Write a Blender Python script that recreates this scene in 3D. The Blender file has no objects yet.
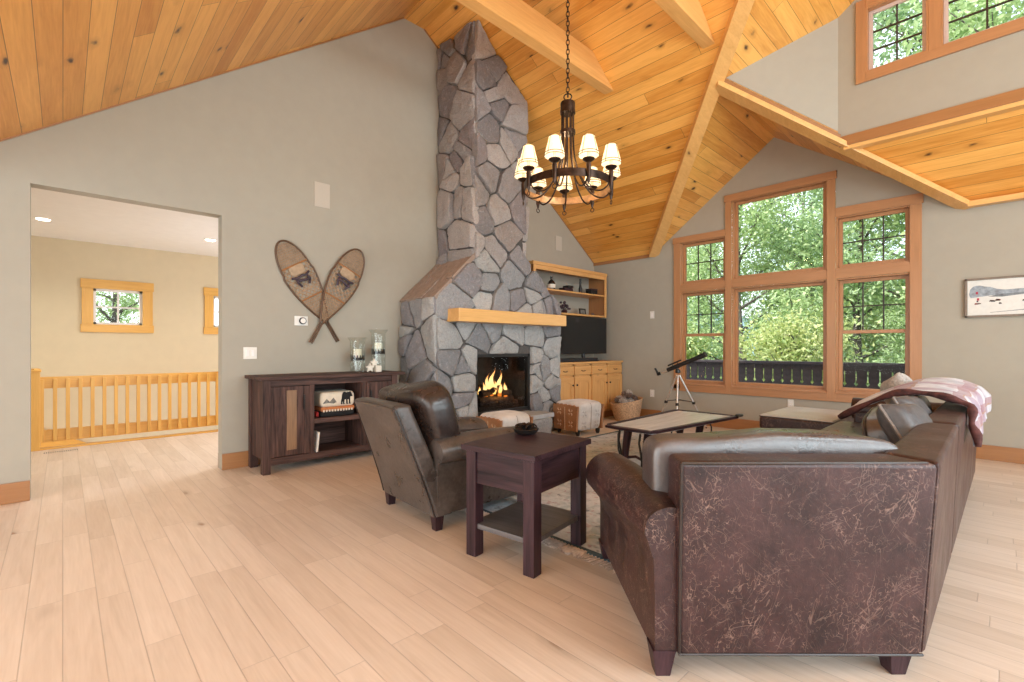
import bpy, bmesh, math, random
from mathutils import Vector, Matrix, noise
PI = math.pi
SC = bpy.context.scene
COL = SC.collection
random.seed(7)
XA, YB = -5.2083, 7.0463          # wall with the snowshoes, wall with the big window

# ------------------------------------------------------------------ materials
class NT:
    def __init__(self, name):
        self.m = bpy.data.materials.new(name); self.m.use_nodes = True
        self.t = self.m.node_tree; self.t.nodes.clear()
        self.out = self.t.nodes.new('ShaderNodeOutputMaterial')
        self.b = None
    def n(self, typ, props=None, **inp):
        nd = self.t.nodes.new('ShaderNode' + typ)
        for k, v in (props or {}).items(): setattr(nd, k, v)
        for k, v in inp.items(): self.set(nd, k, v)
        return nd
    def set(self, nd, k, v):
        key = int(k[1:]) if k[0] == 'i' and k[1:].isdigit() else k.replace('_', ' ')
        s = nd.inputs[key]
        if isinstance(v, bpy.types.NodeSocket): self.t.links.new(v, s)
        elif isinstance(v, bpy.types.Node): self.t.links.new(v.outputs[0], s)
        else:
            if s.type == 'RGBA' and len(v) == 3: v = (*v, 1)
            s.default_value = v
    def math(self, op, a, b=0.0, c=None):
        nd = self.n('Math', {'operation': op}, i0=a, i1=b)
        if c is not None: self.set(nd, 'i2', c)
        return nd.outputs[0]
    def mix(self, f, a, b, mode='MIX'):
        nd = self.n('Mix', {'data_type': 'RGBA', 'blend_type': mode})
        self.set(nd, 'i0', f); self.set(nd, 'i6', a); self.set(nd, 'i7', b)
        return nd.outputs[2]
    def ramp(self, f, stops, interp='LINEAR'):
        nd = self.n('ValToRGB'); cr = nd.color_ramp; cr.interpolation = interp
        while len(cr.elements) < len(stops): cr.elements.new(0.5)
        for e, (p, c) in zip(cr.elements, stops):
            e.position = p; e.color = (*c, 1) if hasattr(c, '__len__') else (c, c, c, 1)
        self.set(nd, 'i0', f)
        return nd.outputs[0]
    def coord(self, kind='Object', scale=(1, 1, 1), order=(0, 1, 2)):
        o = self.n('TexCoord').outputs[kind]
        if order != (0, 1, 2):
            sp = self.n('SeparateXYZ', i0=o); cb = self.n('CombineXYZ')
            for i, k in enumerate(order): self.set(cb, 'i%d' % i, sp.outputs[k])
            o = cb.outputs[0]
        if scale != (1, 1, 1):
            o = self.n('VectorMath', {'operation': 'MULTIPLY'}, i0=o, i1=scale).outputs[0]
        return o
    def noise(self, vec, scale=5, detail=3, rough=.55, dist=0, w=None):
        return self.n('TexNoise', None, Vector=vec, Scale=scale, Detail=detail, Roughness=rough, Distortion=dist).outputs[0]
    def bsdf(self, color, rough=.5, metal=0, bump=None, bs=.2, bd=.01, **kw):
        b = self.n('BsdfPrincipled'); self.b = b
        self.set(b, 'Base Color', color); self.set(b, 'Roughness', rough); self.set(b, 'Metallic', metal)
        for k, v in kw.items(): self.set(b, k, v)
        if bump is not None:
            bp = self.n('Bump', None, Strength=bs, Distance=bd, Height=bump)
            self.set(b, 'Normal', bp.outputs[0])
        self.t.links.new(b.outputs[0], self.out.inputs[0])
        return self.m
    def surf(self, sh):
        self.t.links.new(sh.outputs[0], self.out.inputs[0]); return self.m

def plain(name, c, rough=.5, metal=0, var=.12, scale=30, bs=.08, **kw):
    t = NT(name); co = t.coord()
    f = t.noise(co, scale, 3)
    a = tuple(x * (1 - var) for x in c); b = tuple(min(1, x * (1 + var)) for x in c)
    return t.bsdf(t.ramp(f, [(.3, a), (.7, b)]), rough, metal, f, bs, .004, **kw)

def wood(name, c1, c2, axis=0, rough=.45, knots=.0, plank=None, uv=False, streak=1.0, seam=.5, coat=0, var=.5, kc=(.07, .025, .01), ks=2.6):
    """grain along `axis` (0 x, 1 y, 2 z) of object space, or along u of the UV map; plank = (width, length)"""
    t = NT(name)
    if uv: co = t.coord('UV')
    else: co = t.coord('Object', order=[(0, 1, 2), (1, 2, 0), (2, 0, 1)][axis])
    sp = t.n('SeparateXYZ', i0=co)
    u, v, w = sp.outputs
    rnd = None; groove = None
    if plank:
        pw, pl = plank
        vv = t.math('DIVIDE', v, pw); row = t.math('FLOOR', vv); fv = t.math('FRACT', vv)
        r1 = t.n('TexWhiteNoise', {'noise_dimensions': '1D'}, W=row).outputs[0]
        uu = t.math('ADD', t.math('DIVIDE', u, pl), t.math('MULTIPLY', r1, 7.31))
        cell = t.math('FLOOR', uu); fu = t.math('FRACT', uu)
        cb = t.n('CombineXYZ', i0=row, i1=cell)
        rnd = t.n('TexWhiteNoise', {'noise_dimensions': '2D'}, Vector=cb.outputs[0]).outputs[0]
        ev = t.math('MINIMUM', fv, t.math('SUBTRACT', 1, fv)); ev = t.math('MULTIPLY', ev, pw)
        eu = t.math('MINIMUM', fu, t.math('SUBTRACT', 1, fu)); eu = t.math('MULTIPLY', eu, pl)
        e = t.math('MINIMUM', ev, eu)
        groove = t.n('MapRange', None, i0=e, i1=.0006, i2=.0028, i3=1, i4=0).outputs[0]
        off = t.math('MULTIPLY', rnd, 37.0)
        w = t.math('ADD', w, off); u2 = t.math('ADD', u, off)
    else: u2 = u
    g1 = t.n('CombineXYZ', i0=t.math('MULTIPLY', u2, 1.3), i1=t.math('MULTIPLY', v, 16), i2=t.math('MULTIPLY', w, 16)).outputs[0]
    g2 = t.n('CombineXYZ', i0=t.math('MULTIPLY', u2, 5), i1=t.math('MULTIPLY', v, 90), i2=t.math('MULTIPLY', w, 90)).outputs[0]
    n1 = t.noise(g1, 1, 4, .6, 1.1); n2 = t.noise(g2, 1, 2, .5)
    f = t.math('ADD', t.math('MULTIPLY', n1, .75 * streak), t.math('MULTIPLY', n2, .35 * streak))
    f = t.math('ADD', f, .5 - .55 * streak)
    if rnd is not None: f = t.math('ADD', f, t.math('MULTIPLY', t.math('SUBTRACT', rnd, .5), var))
    col = t.ramp(f, [(.22, c1), (.78, c2)])
    if knots:
        kv = t.n('CombineXYZ', i0=t.math('MULTIPLY', u2, ks), i1=t.math('MULTIPLY', v, ks * 2.2), i2=t.math('MULTIPLY', w, ks * 2.2)).outputs[0]
        wob = t.n('TexNoise', None, Vector=kv, Scale=2.2, Detail=2).outputs[1]
        kv2 = t.n('VectorMath', {'operation': 'ADD'}, i0=kv, i1=t.n('VectorMath', {'operation': 'SCALE'}, i0=wob, Scale=.35).outputs[0]).outputs[0]
        vo = t.n('TexVoronoi', None, Vector=kv2, Scale=1.0)
        keep = t.math('GREATER_THAN', t.n('SeparateColor', i0=vo.outputs[1]).outputs[0], 1 - knots)
        k = t.n('MapRange', None, i0=vo.outputs[0], i1=.06, i2=.15, i3=1, i4=0).outputs[0]
        halo = t.n('MapRange', None, i0=vo.outputs[0], i1=.1, i2=.33, i3=.4, i4=0).outputs[0]
        k = t.math('MULTIPLY', k, keep); halo = t.math('MULTIPLY', halo, keep)
        col = t.mix(halo, col, tuple(x * .62 for x in c1)); col = t.mix(k, col, kc)
    if groove is not None:
        col = t.mix(t.math('MULTIPLY', groove, seam), col, tuple(x * .25 for x in c1))
        h = t.math('SUBTRACT', t.math('MULTIPLY', n2, .12), groove)
    else: h = n2
    kw = {}
    if coat: kw = {'Coat_Weight': coat, 'Coat_Roughness': .12}
    return t.bsdf(col, rough, 0, h, .35, .0025, **kw)

M = {}
# pale oak floor, knotty pine boards
M['floor'] = wood('oak floor', (.56, .45, .36), (.765, .655, .565), uv=True, plank=(.118, .95), rough=.38, streak=.8, seam=.32, var=.28, knots=.05, kc=(.3, .18, .1))
PIN1, PIN2 = (.64, .255, .038), (.94, .50, .128)
M['pine'] = wood('knotty pine boards', PIN1, PIN2, uv=True, plank=(.142, 5.0), rough=.36, streak=.95, seam=1, var=.5, knots=.48, coat=.2, kc=(.05, .018, .01), ks=2.9)
for i, a in enumerate('xyz'):
    M['beam_' + a] = wood('pine beam ' + a, (.60, .29, .08), (.88, .53, .20), axis=i, rough=.36, streak=.7, knots=.2, coat=.2)
    M['fir_' + a] = wood('fir trim ' + a, (.35, .165, .075), (.52, .26, .12), axis=i, rough=.38, streak=.7, knots=.06)
    M['base_' + a] = wood('oiled baseboard ' + a, (.28, .12, .043), (.42, .20, .078), axis=i, rough=.35, streak=.7)
    M['gold_' + a] = wood('golden pine ' + a, (.60, .29, .05), (.86, .50, .125), axis=i, rough=.4, streak=.7, knots=.06)
    M['cab_' + a] = wood('honey pine ' + a, (.54, .25, .07), (.78, .44, .17), axis=i, rough=.4, streak=.8, knots=.1)
    M['rustic_' + a] = wood('dark reclaimed wood ' + a, (.012, .0055, .005), (.135, .070, .056), axis=i, rough=.65, streak=1.6, knots=.08, kc=(.3, .17, .08))
    M['espresso_' + a] = wood('dark stained wood ' + a, (.010, .0045, .007), (.066, .031, .038), axis=i, rough=.38, streak=1.3)
    M['grey_' + a] = wood('weathered sheen board ' + a, (.40, .40, .41), (.72, .72, .73), axis=i, rough=.32, streak=1.2)  # weathered grey, lightened further to hold the table top's sheen
M['wall'] = plain('taupe wall paint', (.375, .345, .287), .85, var=.02, scale=8, bs=.03)
M['hallwall'] = plain('warm cream wall paint', (.66, .555, .385), .85, var=.02, scale=8, bs=.03)
M['white'] = plain('white paint', (.82, .79, .78), .7, var=.02, scale=8, bs=.02)
M['plate'] = plain('ivory plastic', (.74, .71, .66), .4, var=.01, bs=.0)
M['wallplate'] = plain('painted grille cloth', (.50, .45, .385), .8, var=.03, scale=200, bs=.2)
M['black'] = plain('black metal', (.012, .011, .011), .38, var=.2)
M['iron'] = plain('wrought iron', (.035, .028, .026), .45, .6, var=.3)
M['bronze'] = plain('oil rubbed bronze', (.055, .033, .024), .33, .8, var=.45, scale=22)
M['bronzelit'] = plain('lit inner bronze', (.45, .26, .14), .35, .75, var=.35, scale=18)  # paler bronze, the lit look of the ring's inside put into colour
M['silver'] = plain('brushed aluminium', (.70, .69, .67), .3, .85, var=.05)
M['knob'] = plain('antique black knob', (.03, .02, .015), .4, .4)
M['muntin'] = plain('dark muntin', (.035, .022, .018), .5)
M['vinyl'] = plain('pale sash', (.62, .50, .46), .45, var=.03)
M['deck'] = plain('hazy dark brown deck paint', (.075, .058, .066), .6, var=.25, scale=14)  # dark brown lightened towards mauve, haze put into the colour
M['wax'] = plain('ivory wax', (.86, .80, .66), .55, var=.03, Subsurface_Weight=.2)
M['cream'] = plain('cream resin', (.80, .74, .64), .6, var=.06)
M['paper'] = plain('white paper', (.8, .78, .74), .7, var=.03)

def glass_mat(name, tint=(1, 1, 1), refl=.06, rough=.0, k=.12):
    t = NT(name)
    tr = t.n('BsdfTransparent', None, Color=tint); gl = t.n('BsdfGlossy', None, Color=(1, 1, 1), Roughness=rough)
    fr = t.n('LayerWeight', None, Blend=.3)
    f = t.math('ADD', t.math('MULTIPLY', fr.outputs[0], k), refl)
    mx = t.n('MixShader'); t.set(mx, 'i0', f); t.set(mx, 'i1', tr.outputs[0]); t.set(mx, 'i2', gl.outputs[0])
    return t.surf(mx)
M['glass'] = glass_mat('window glass', (.97, .985, .98), .0, 0, .06)
M['jarglass'] = glass_mat('hurricane glass', (.95, .96, .95), .02, .03, .12)
M['fireglass'] = glass_mat('smoked fireplace glass', (.75, .72, .70), .012, .03)

def emit(name, c, s):
    t = NT(name); e = t.n('Emission', None, Color=c, Strength=s); return t.surf(e)

def leather(name, c1, c2, scr=.0, scol=(.36, .25, .19), rough=.36, sheen=0.0, spec=.5):
    t = NT(name); co = t.coord()
    n1 = t.noise(co, 5, 5, .6, .4); n2 = t.noise(co, 42, 3, .6)
    f = t.math('ADD', t.math('MULTIPLY', n1, .7), t.math('MULTIPLY', n2, .3))
    col = t.ramp(f, [(.32, c1), (.68, c2)])
    h = n2
    if scr:
        wob = t.n('TexNoise', None, Vector=co, Scale=4.0, Detail=1).outputs[1]
        tot = None       # short curved scuff lines in several directions
        for k, (rot, sc, wd) in enumerate((((.45, .35, .5), 28, .014), ((-.6, .5, -.9), 32, .015), ((1.2, .2, 1.3), 26, .013), ((.2, 1.1, 2.2), 34, .015), ((-1.0, -.6, .2), 36, .016), ((.8, -.8, 1.9), 30, .014), ((.15, -.1, .0), 30, .012))):
            m0 = t.n('Mapping', None, Vector=co, Location=(k * 3.1, k * 1.7, k), Rotation=rot).outputs[0]
            m0 = t.n('VectorMath', {'operation': 'ADD'}, i0=m0, i1=t.n('VectorMath', {'operation': 'SCALE'}, i0=wob, Scale=.10).outputs[0]).outputs[0]
            mp = t.n('VectorMath', {'operation': 'MULTIPLY'}, i0=m0, i1=(1, 1, .12)).outputs[0]
            nn = t.noise(mp, sc * 1.35, 1, .5, .25)
            l = t.n('MapRange', None, i0=t.math('ABSOLUTE', t.math('SUBTRACT', nn, .5)), i1=wd * .25, i2=wd, i3=1, i4=0).outputs[0]
            msk = t.n('MapRange', None, i0=t.noise(mp, sc * .8, 2, .6), i1=.52, i2=.60, i3=0, i4=1).outputs[0]
            l = t.math('MULTIPLY', l, msk)
            tot = l if tot is None else t.math('MAXIMUM', tot, l)
        pat = t.n('MapRange', None, i0=t.noise(co, 4.5, 4, .6), i1=.40, i2=.60, i3=.12, i4=1).outputs[0]
        tot = t.math('MULTIPLY', tot, pat)
        col = t.mix(t.math('MULTIPLY', tot, scr), col, scol)
        h = t.math('SUBTRACT', n2, tot)
    fi = t.noise(co, 160, 2)
    h = t.math('ADD', h, t.math('MULTIPLY', fi, .5))
    kw = {'Specular_IOR_Level': spec}
    if sheen: kw = {'Sheen_Weight': sheen, 'Sheen_Roughness': .4}
    return t.bsdf(col, t.ramp(n1, [(.3, rough - .07), (.7, rough + .1)]), 0, h, .25, .004, **kw)
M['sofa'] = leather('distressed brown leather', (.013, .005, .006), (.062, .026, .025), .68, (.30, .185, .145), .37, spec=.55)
M['sofasheen'] = leather('brown leather with grey sheen tint', (.04, .030, .030), (.11, .085, .082), .3, (.25, .2, .18), .30, spec=.9)  # greyer than the sofa leather, window sheen put into its colour
M['ottosheen'] = leather('leather with sheen tint', (.42, .385, .36), (.58, .55, .52), .15, (.45, .42, .4), .42)  # sofa leather paled to carry the window sheen on the ottoman
M['pillow'] = leather('grey leather pillow', (.05, .047, .05), (.12, .112, .117), .15, (.2, .19, .18), .4)
M['piping'] = leather('pale piping', (.16, .13, .12), (.26, .22, .2), 0, rough=.5)
M['chair'] = leather('dark brown chair leather', (.03, .022, .019), (.125, .10, .088), 0, (.3, .22, .16), .30)
M['chairdark'] = leather('near black chair leather', (.016, .010, .009), (.05, .033, .028), .1, (.2, .15, .1), .24)
M['nail'] = leather('welt', (.015, .010, .009), (.04, .026, .022), 0)

def stone_mat(warm=0):
    t = NT('warm split granite' if warm else 'split granite'); co = t.coord()
    g = t.n('NewGeometry'); r = g.outputs['Random Per Island']
    base = t.ramp(r, [(.0, (.26, .258, .27)), (.16, (.44, .435, .43)), (.32, (.35, .35, .36)), (.48, (.52, .51, .50)), (.6, (.30, .285, .30)),
                      (.74, (.46, .45, .44)), (.86, (.37, .34, .32)), (.93, (.56, .55, .535)), (1, (.34, .29, .26))], 'CONSTANT')
    if warm: base = t.mix(.7, base, t.mix(1, base, (.90, .80, .78), 'MULTIPLY'))
    off = t.n('CombineXYZ', i0=t.math('MULTIPLY', r, 53), i1=t.math('MULTIPLY', r, 17), i2=r).outputs[0]
    co = t.n('VectorMath', {'operation': 'ADD'}, i0=co, i1=off).outputs[0]
    n1 = t.noise(co, 9, 5, .65); n2 = t.noise(co, 95, 3, .7); n3 = t.noise(co, 28, 4, .6)
    col = t.mix(t.n('MapRange', None, i0=n2, i1=.42, i2=.62, i3=0, i4=.55).outputs[0], base, t.mix(.5, base, (.03, .03, .032)))
    col = t.mix(t.n('MapRange', None, i0=n3, i1=.56, i2=.72, i3=0, i4=.5).outputs[0], col, (.47, .46, .45))
    col = t.mix(t.n('MapRange', None, i0=n1, i1=.55, i2=.75, i3=0, i4=.45).outputs[0], col, (.23, .17, .13))
    h = t.math('ADD', t.math('MULTIPLY', n1, 1.6), t.math('ADD', t.math('MULTIPLY', n3, .8), t.math('MULTIPLY', n2, .3)))
    return t.bsdf(col, .85, 0, h, 1, .03)
M['stone'] = stone_mat(); M['stonewarm'] = stone_mat(1)
M['slab'] = wood('brown flagstone', (.20, .14, .11), (.42, .32, .26), axis=1, rough=.8, streak=1.0)
M['mortar'] = plain('dark mortar', (.085, .078, .074), .95, var=.3, scale=40, bs=.3)
M['hearth'] = plain('grey slate slab', (.40, .40, .41), .55, var=.12, scale=10)
M['log'] = plain('charred log', (.075, .055, .045), .9, var=.6, scale=18, bs=.6)

def rug_mat():
    t = NT('faded oriental rug'); co = t.coord()
    sp = t.n('SeparateXYZ', i0=co)
    n1 = t.noise(co, 2.2, 5, .65, .5); n2 = t.noise(co, 14, 4, .7); vo = t.n('TexVoronoi', None, Vector=co, Scale=5.5)
    col = t.ramp(n1, [(.3, (.18, .27, .31)), (.45, (.40, .46, .50)), (.55, (.56, .58, .61)), (.7, (.29, .36, .40))])
    ring = t.math('FRACT', t.math('MULTIPLY', vo.outputs[0], 3.1))
    col = t.mix(t.n('MapRange', None, i0=ring, i1=.55, i2=.75, i3=0, i4=.6).outputs[0], col, (.58, .60, .63))
    col = t.mix(t.n('MapRange', None, i0=n2, i1=.56, i2=.66, i3=0, i4=.65).outputs[0], col, (.33, .17, .20))
    col = t.mix(t.n('MapRange', None, i0=t.noise(co, 6, 5, .7), i1=.57, i2=.66, i3=0, i4=.8).outputs[0], col, (.07, .075, .10))
    return t.bsdf(col, .95, 0, n2, .4, .004)
M['rug'] = rug_mat()
M['rugedge'] = plain('teal rug binding', (.075, .115, .14), .95, var=.3)
M['fringe'] = plain('cream fringe', (.72, .60, .53), .95, var=.2)
def hide():
    t = NT('white cowhide'); co = t.coord(); n = t.noise(co, 60, 4, .7); n1 = t.noise(co, 5, 3)
    return t.bsdf(t.ramp(n1, [(.35, (.50, .455, .42)), (.65, (.68, .64, .61))]), .9, 0, n, .5, .004, Sheen_Weight=.3)
M['hide'] = hide()
M['tooled'] = leather('tooled tan leather', (.26, .115, .048), (.40, .19, .085), .0, rough=.45)
M['wicker'] = plain('woven straw', (.50, .33, .20), .8, var=.4, scale=55, bs=.7)
M['cone'] = plain('pine cone scale', (.17, .12, .10), .8, var=.5, scale=25)
M['conewhite'] = plain('frosted pine cone', (.45, .41, .38), .8, var=.3, scale=25)
M['rawhide'] = plain('rawhide lacing', (.42, .27, .165), .6, var=.3, scale=30)
M['bentash'] = wood('bent ash frame', (.06, .03, .016), (.16, .085, .045), axis=2, rough=.4)
M['harness'] = plain('dark harness leather', (.06, .04, .055), .5, var=.4)
M['pad'] = plain('tan pad', (.40, .28, .18), .7, var=.15)
def screen():
    t = NT('tv screen'); return t.bsdf((.012, .013, .014), .08, 0, None)
M['screen'] = screen()
def plaid():
    t = NT('plaid throw'); uv = t.coord('UV'); sp = t.n('SeparateXYZ', i0=uv)
    def band(s, k, lo, hi):
        f = t.math('FRACT', t.math('MULTIPLY', s, k)); return t.n('MapRange', None, i0=f, i1=lo, i2=hi, i3=0, i4=1).outputs[0]
    u, v = sp.outputs[0], sp.outputs[1]
    n = t.noise(t.coord(), 7, 4, .6)
    col = t.ramp(n, [(.35, (.36, .36, .42)), (.65, (.58, .57, .62))])
    col = t.mix(t.math('MULTIPLY', t.math('GREATER_THAN', band(u, 3.0, .0, 1), .68), .7), col, (.25, .16, .24))
    col = t.mix(t.math('MULTIPLY', t.math('GREATER_THAN', band(v, 2.5, .0, 1), .66), .65), col, (.22, .06, .08))
    col = t.mix(t.math('MULTIPLY', t.math('GREATER_THAN', band(v, 2.5, .0, 1), .94), .6), col, (.30, .15, .07))
    col = t.mix(t.n('MapRange', None, i0=t.noise(t.coord(), 4, 3), i1=.56, i2=.64, i3=0, i4=.45).outputs[0], col, (.26, .05, .08))
    return t.bsdf(col, .95, 0, t.noise(t.coord(), 130, 2), .4, .004, Sheen_Weight=.3)
M['plaid'] = plaid()
M['plaiddark'] = plain('rust plaid hem', (.085, .03, .028), .95, var=.6, scale=22)
M['fur'] = plain('grey white faux fur', (.46, .43, .41), .95, var=.3, scale=70, bs=.8)
M['blanketcream'] = plain('cream wool', (.72, .64, .52), .95, var=.06)
M['blanketrust'] = plain('rust wool', (.48, .17, .06), .95, var=.1)
M['blanketgrey'] = plain('grey wool', (.20, .19, .17), .95, var=.4, scale=40)
M['blanketblack'] = plain('black wool', (.012, .011, .012), .95, var=.1)
M['blanketred'] = plain('red wool', (.42, .03, .025), .95, var=.1)
M['lamp'] = None
def shade_mat():
    t = NT('lit parchment shade'); co = t.coord(); n = t.noise(co, 25, 3)
    d = t.n('BsdfDiffuse', None, Color=(.85, .74, .55)); tr = t.n('BsdfTranslucent', None, Color=(.9, .75, .5))
    e = t.n('Emission', None, Color=t.ramp(n, [(.3, (1, .82, .56)), (.7, (1, .90, .72))]), Strength=.68)
    m1 = t.n('MixShader'); t.set(m1, 'i0', .5); t.set(m1, 'i1', d.outputs[0]); t.set(m1, 'i2', tr.outputs[0])
    a = t.n('AddShader'); t.set(a, 'i0', m1.outputs[0]); t.set(a, 'i1', e.outputs[0])
    return t.surf(a)
M['shade'] = shade_mat()
M['bulb'] = emit('glowing bulb', (1, .85, .6), 6)
M['downlight'] = emit('downlight lens', (1, .9, .75), 12)
def flame_mat():
    t = NT('gas flame'); co = t.coord('Generated'); z = t.n('SeparateXYZ', i0=co).outputs[2]
    c = t.ramp(z, [(.0, (1, .55, .12)), (.5, (1, .72, .30)), (1, (1, .30, .04))])
    return t.surf(t.n('Emission', None, Color=c, Strength=3.2))
M['flame'] = flame_mat()
M['ember'] = emit('glowing ember', (1, .28, .04), 1.6)
def leafm(name, c1, c2):
    t = NT(name); g = t.n('NewGeometry'); r = g.outputs['Random Per Island']
    col = t.ramp(r, [(0, c1), (.75, c2), (1, tuple(min(1, x * 1.25) for x in c2))])
    d = t.n('BsdfDiffuse', None, Color=col); tr = t.n('BsdfTranslucent', None, Color=col); gl = t.n('BsdfGlossy', None, Color=(1, 1, 1), Roughness=.45)
    m = t.n('MixShader'); t.set(m, 'i0', .4); t.set(m, 'i1', d.outputs[0]); t.set(m, 'i2', tr.outputs[0])
    m2 = t.n('MixShader'); t.set(m2, 'i0', .06); t.set(m2, 'i1', m.outputs[0]); t.set(m2, 'i2', gl.outputs[0])
    return t.surf(m2)
M['leafa'] = leafm('bright green leaves', (.24, .38, .13), (.50, .64, .30))
M['leafb'] = leafm('mid green leaves', (.18, .31, .13), (.40, .55, .28))
M['leafc'] = leafm('yellow green leaves', (.33, .46, .14), (.62, .66, .28))
M['bark'] = plain('grey bark', (.10, .085, .075), .9, var=.4, scale=20, bs=.5)
M['ground'] = plain('grassy ground', (.10, .17, .05), .95, var=.4, scale=3)
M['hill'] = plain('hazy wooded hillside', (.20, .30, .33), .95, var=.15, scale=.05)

for k_, s_ in [('espresso_' + a, .28) for a in 'xyz'] + [('rustic_' + a, .3) for a in 'xyz'] + [('chair', .4), ('sofa', .42)]:
    for nd_ in M[k_].node_tree.nodes:
        if nd_.type == 'BSDF_PRINCIPLED': nd_.inputs['Specular IOR Level'].default_value = s_
# ------------------------------------------------------------------ geometry
class G:
    def __init__(self): self.bm = bmesh.new(); self.uvl = None
    def _xf(self, vs, Mx):
        if Mx is not None:
            for v in vs: v.co = Mx @ v.co
    def quadsheet(self, P, closed_u=False, closed_v=False, uv=None):
        nu, nv = len(P), len(P[0]); V = [[self.bm.verts.new(p) for p in r] for r in P]
        if uv and self.uvl is None: self.uvl = self.bm.loops.layers.uv.new('UVMap')
        for i in range(nu if closed_u else nu - 1):
            for j in range(nv if closed_v else nv - 1):
                i2, j2 = (i + 1) % nu, (j + 1) % nv
                try: f = self.bm.faces.new((V[i][j], V[i2][j], V[i2][j2], V[i][j2]))
                except ValueError: continue
                if uv:
                    for lp, (a, b) in zip(f.loops, ((i, j), (i + 1, j), (i + 1, j + 1), (i, j + 1))):
                        lp[self.uvl].uv = (a / (nu - 1) * uv[0], b / (nv - 1) * uv[1])
        return V
    def box(self, x0, x1, y0, y1, z0, z1, bev=0, seg=2, Mx=None):
        x0, x1 = min(x0, x1), max(x0, x1); y0, y1 = min(y0, y1), max(y0, y1); z0, z1 = min(z0, z1), max(z0, z1)
        r = bmesh.ops.create_cube(self.bm, size=1)
        for v in r['verts']:
            v.co = Vector(((x0 + x1) / 2 + v.co.x * (x1 - x0), (y0 + y1) / 2 + v.co.y * (y1 - y0), (z0 + z1) / 2 + v.co.z * (z1 - z0)))
        vs = r['verts']
        if bev:
            es = list({e for v in vs for e in v.link_edges})
            rr = bmesh.ops.bevel(self.bm, geom=es, offset=min(bev, .49 * min(x1 - x0, y1 - y0, z1 - z0)), segments=seg, profile=.5, affect='EDGES', clamp_overlap=True)
            vs = list({v for f in rr['faces'] for v in f.verts} | {v for v in vs if v.is_valid})
        self._xf(vs, Mx); return self
    def poly(self, pts2, axis, a, b, bev=0, seg=2, Mx=None):
        """prism: 2-D outline in the two other axes (in xyz order), from a to b along axis"""
        def mk(p, t): c = list(p); c.insert(axis, t); return Vector(c)
        va = [self.bm.verts.new(mk(p, a)) for p in pts2]; vb = [self.bm.verts.new(mk(p, b)) for p in pts2]
        n = len(pts2); fs = [self.bm.faces.new(va[::-1]), self.bm.faces.new(vb)]
        for i in range(n): fs.append(self.bm.faces.new((va[i], va[(i + 1) % n], vb[(i + 1) % n], vb[i])))
        bmesh.ops.recalc_face_normals(self.bm, faces=fs)
        vs = va + vb
        if bev:
            es = list({e for f in fs for e in f.edges})
            rr = bmesh.ops.bevel(self.bm, geom=es, offset=bev, segments=seg, profile=.5, affect='EDGES', clamp_overlap=True)
            vs = list({v for f in rr['faces'] for v in f.verts} | {v for v in vs if v.is_valid})
        self._xf(vs, Mx); return self
    def hull(self, lo, hi, bev=0):
        """solid between two equal-length 3-D rings"""
        va = [self.bm.verts.new(p) for p in lo]; vb = [self.bm.verts.new(p) for p in hi]; n = len(va)
        fs = [self.bm.faces.new(va[::-1]), self.bm.faces.new(vb)]
        for i in range(n): fs.append(self.bm.faces.new((va[i], va[(i + 1) % n], vb[(i + 1) % n], vb[i])))
        bmesh.ops.recalc_face_normals(self.bm, faces=fs)
        if bev:
            es = list({e for f in fs for e in f.edges})
            bmesh.ops.bevel(self.bm, geom=es, offset=bev, segments=2, profile=.5, affect='EDGES', clamp_overlap=True)
        return self
    def tube(self, pts, r, n=8, closed=False, cap=True):
        pts = [Vector(p) for p in pts]; m = len(pts); R = r if hasattr(r, '__len__') else [r] * m
        rings = []; up = None
        for i in range(m):
            if closed: d = pts[(i + 1) % m] - pts[i - 1]
            else: d = pts[min(i + 1, m - 1)] - pts[max(i - 1, 0)]
            d.normalize()
            if up is None: up = Vector((0, 0, 1)) if abs(d.z) < .9 else Vector((1, 0, 0))
            s = d.cross(up)
            if s.length < 1e-6: s = d.orthogonal()
            s.normalize(); up = s.cross(d).normalized()
            rings.append([pts[i] + (s * math.cos(2 * PI * k / n) + up * math.sin(2 * PI * k / n)) * R[i] for k in range(n)])
        V = self.quadsheet(rings, closed_u=closed, closed_v=True)
        if not closed and cap:
            self.bm.faces.new(V[0][::-1]); self.bm.faces.new(V[-1])
        return self
    def lathe(self, prof, c=(0, 0, 0), n=24, Mx=None, squash=1):
        c = Vector(c); rings = []
        for r, z in prof:
            rings.append([c + Vector((max(r, 1e-4) * math.cos(2 * PI * k / n), max(r, 1e-4) * squash * math.sin(2 * PI * k / n), z)) for k in range(n)])
        if Mx is not None: rings = [[Mx @ p for p in q] for q in rings]
        V = self.quadsheet(rings, closed_v=True)
        for q in (V[0], V[-1]):
            try: self.bm.faces.new(q)
            except ValueError: pass
        return self
    def blob(self, c, s, e1=.5, e2=.5, nu=28, nv=16, Mx=None, f=None):
        """superellipsoid: e = 1 round, e -> 0 boxy"""
        sp = lambda v, e: math.copysign(abs(v) ** e, v); rings = []
        for j in range(nv + 1):
            ph = -PI / 2 + PI * j / nv; q = []
            for i in range(nu):
                th = 2 * PI * i / nu
                p = Vector((s[0] * sp(math.cos(ph), e1) * sp(math.cos(th), e2), s[1] * sp(math.cos(ph), e1) * sp(math.sin(th), e2), s[2] * sp(math.sin(ph), e1)))
                if f: p = f(p)
                if Mx is not None: p = Mx @ p
                q.append(p + Vector(c))
            rings.append(q)
        self.quadsheet(rings, closed_v=True); return self
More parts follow.
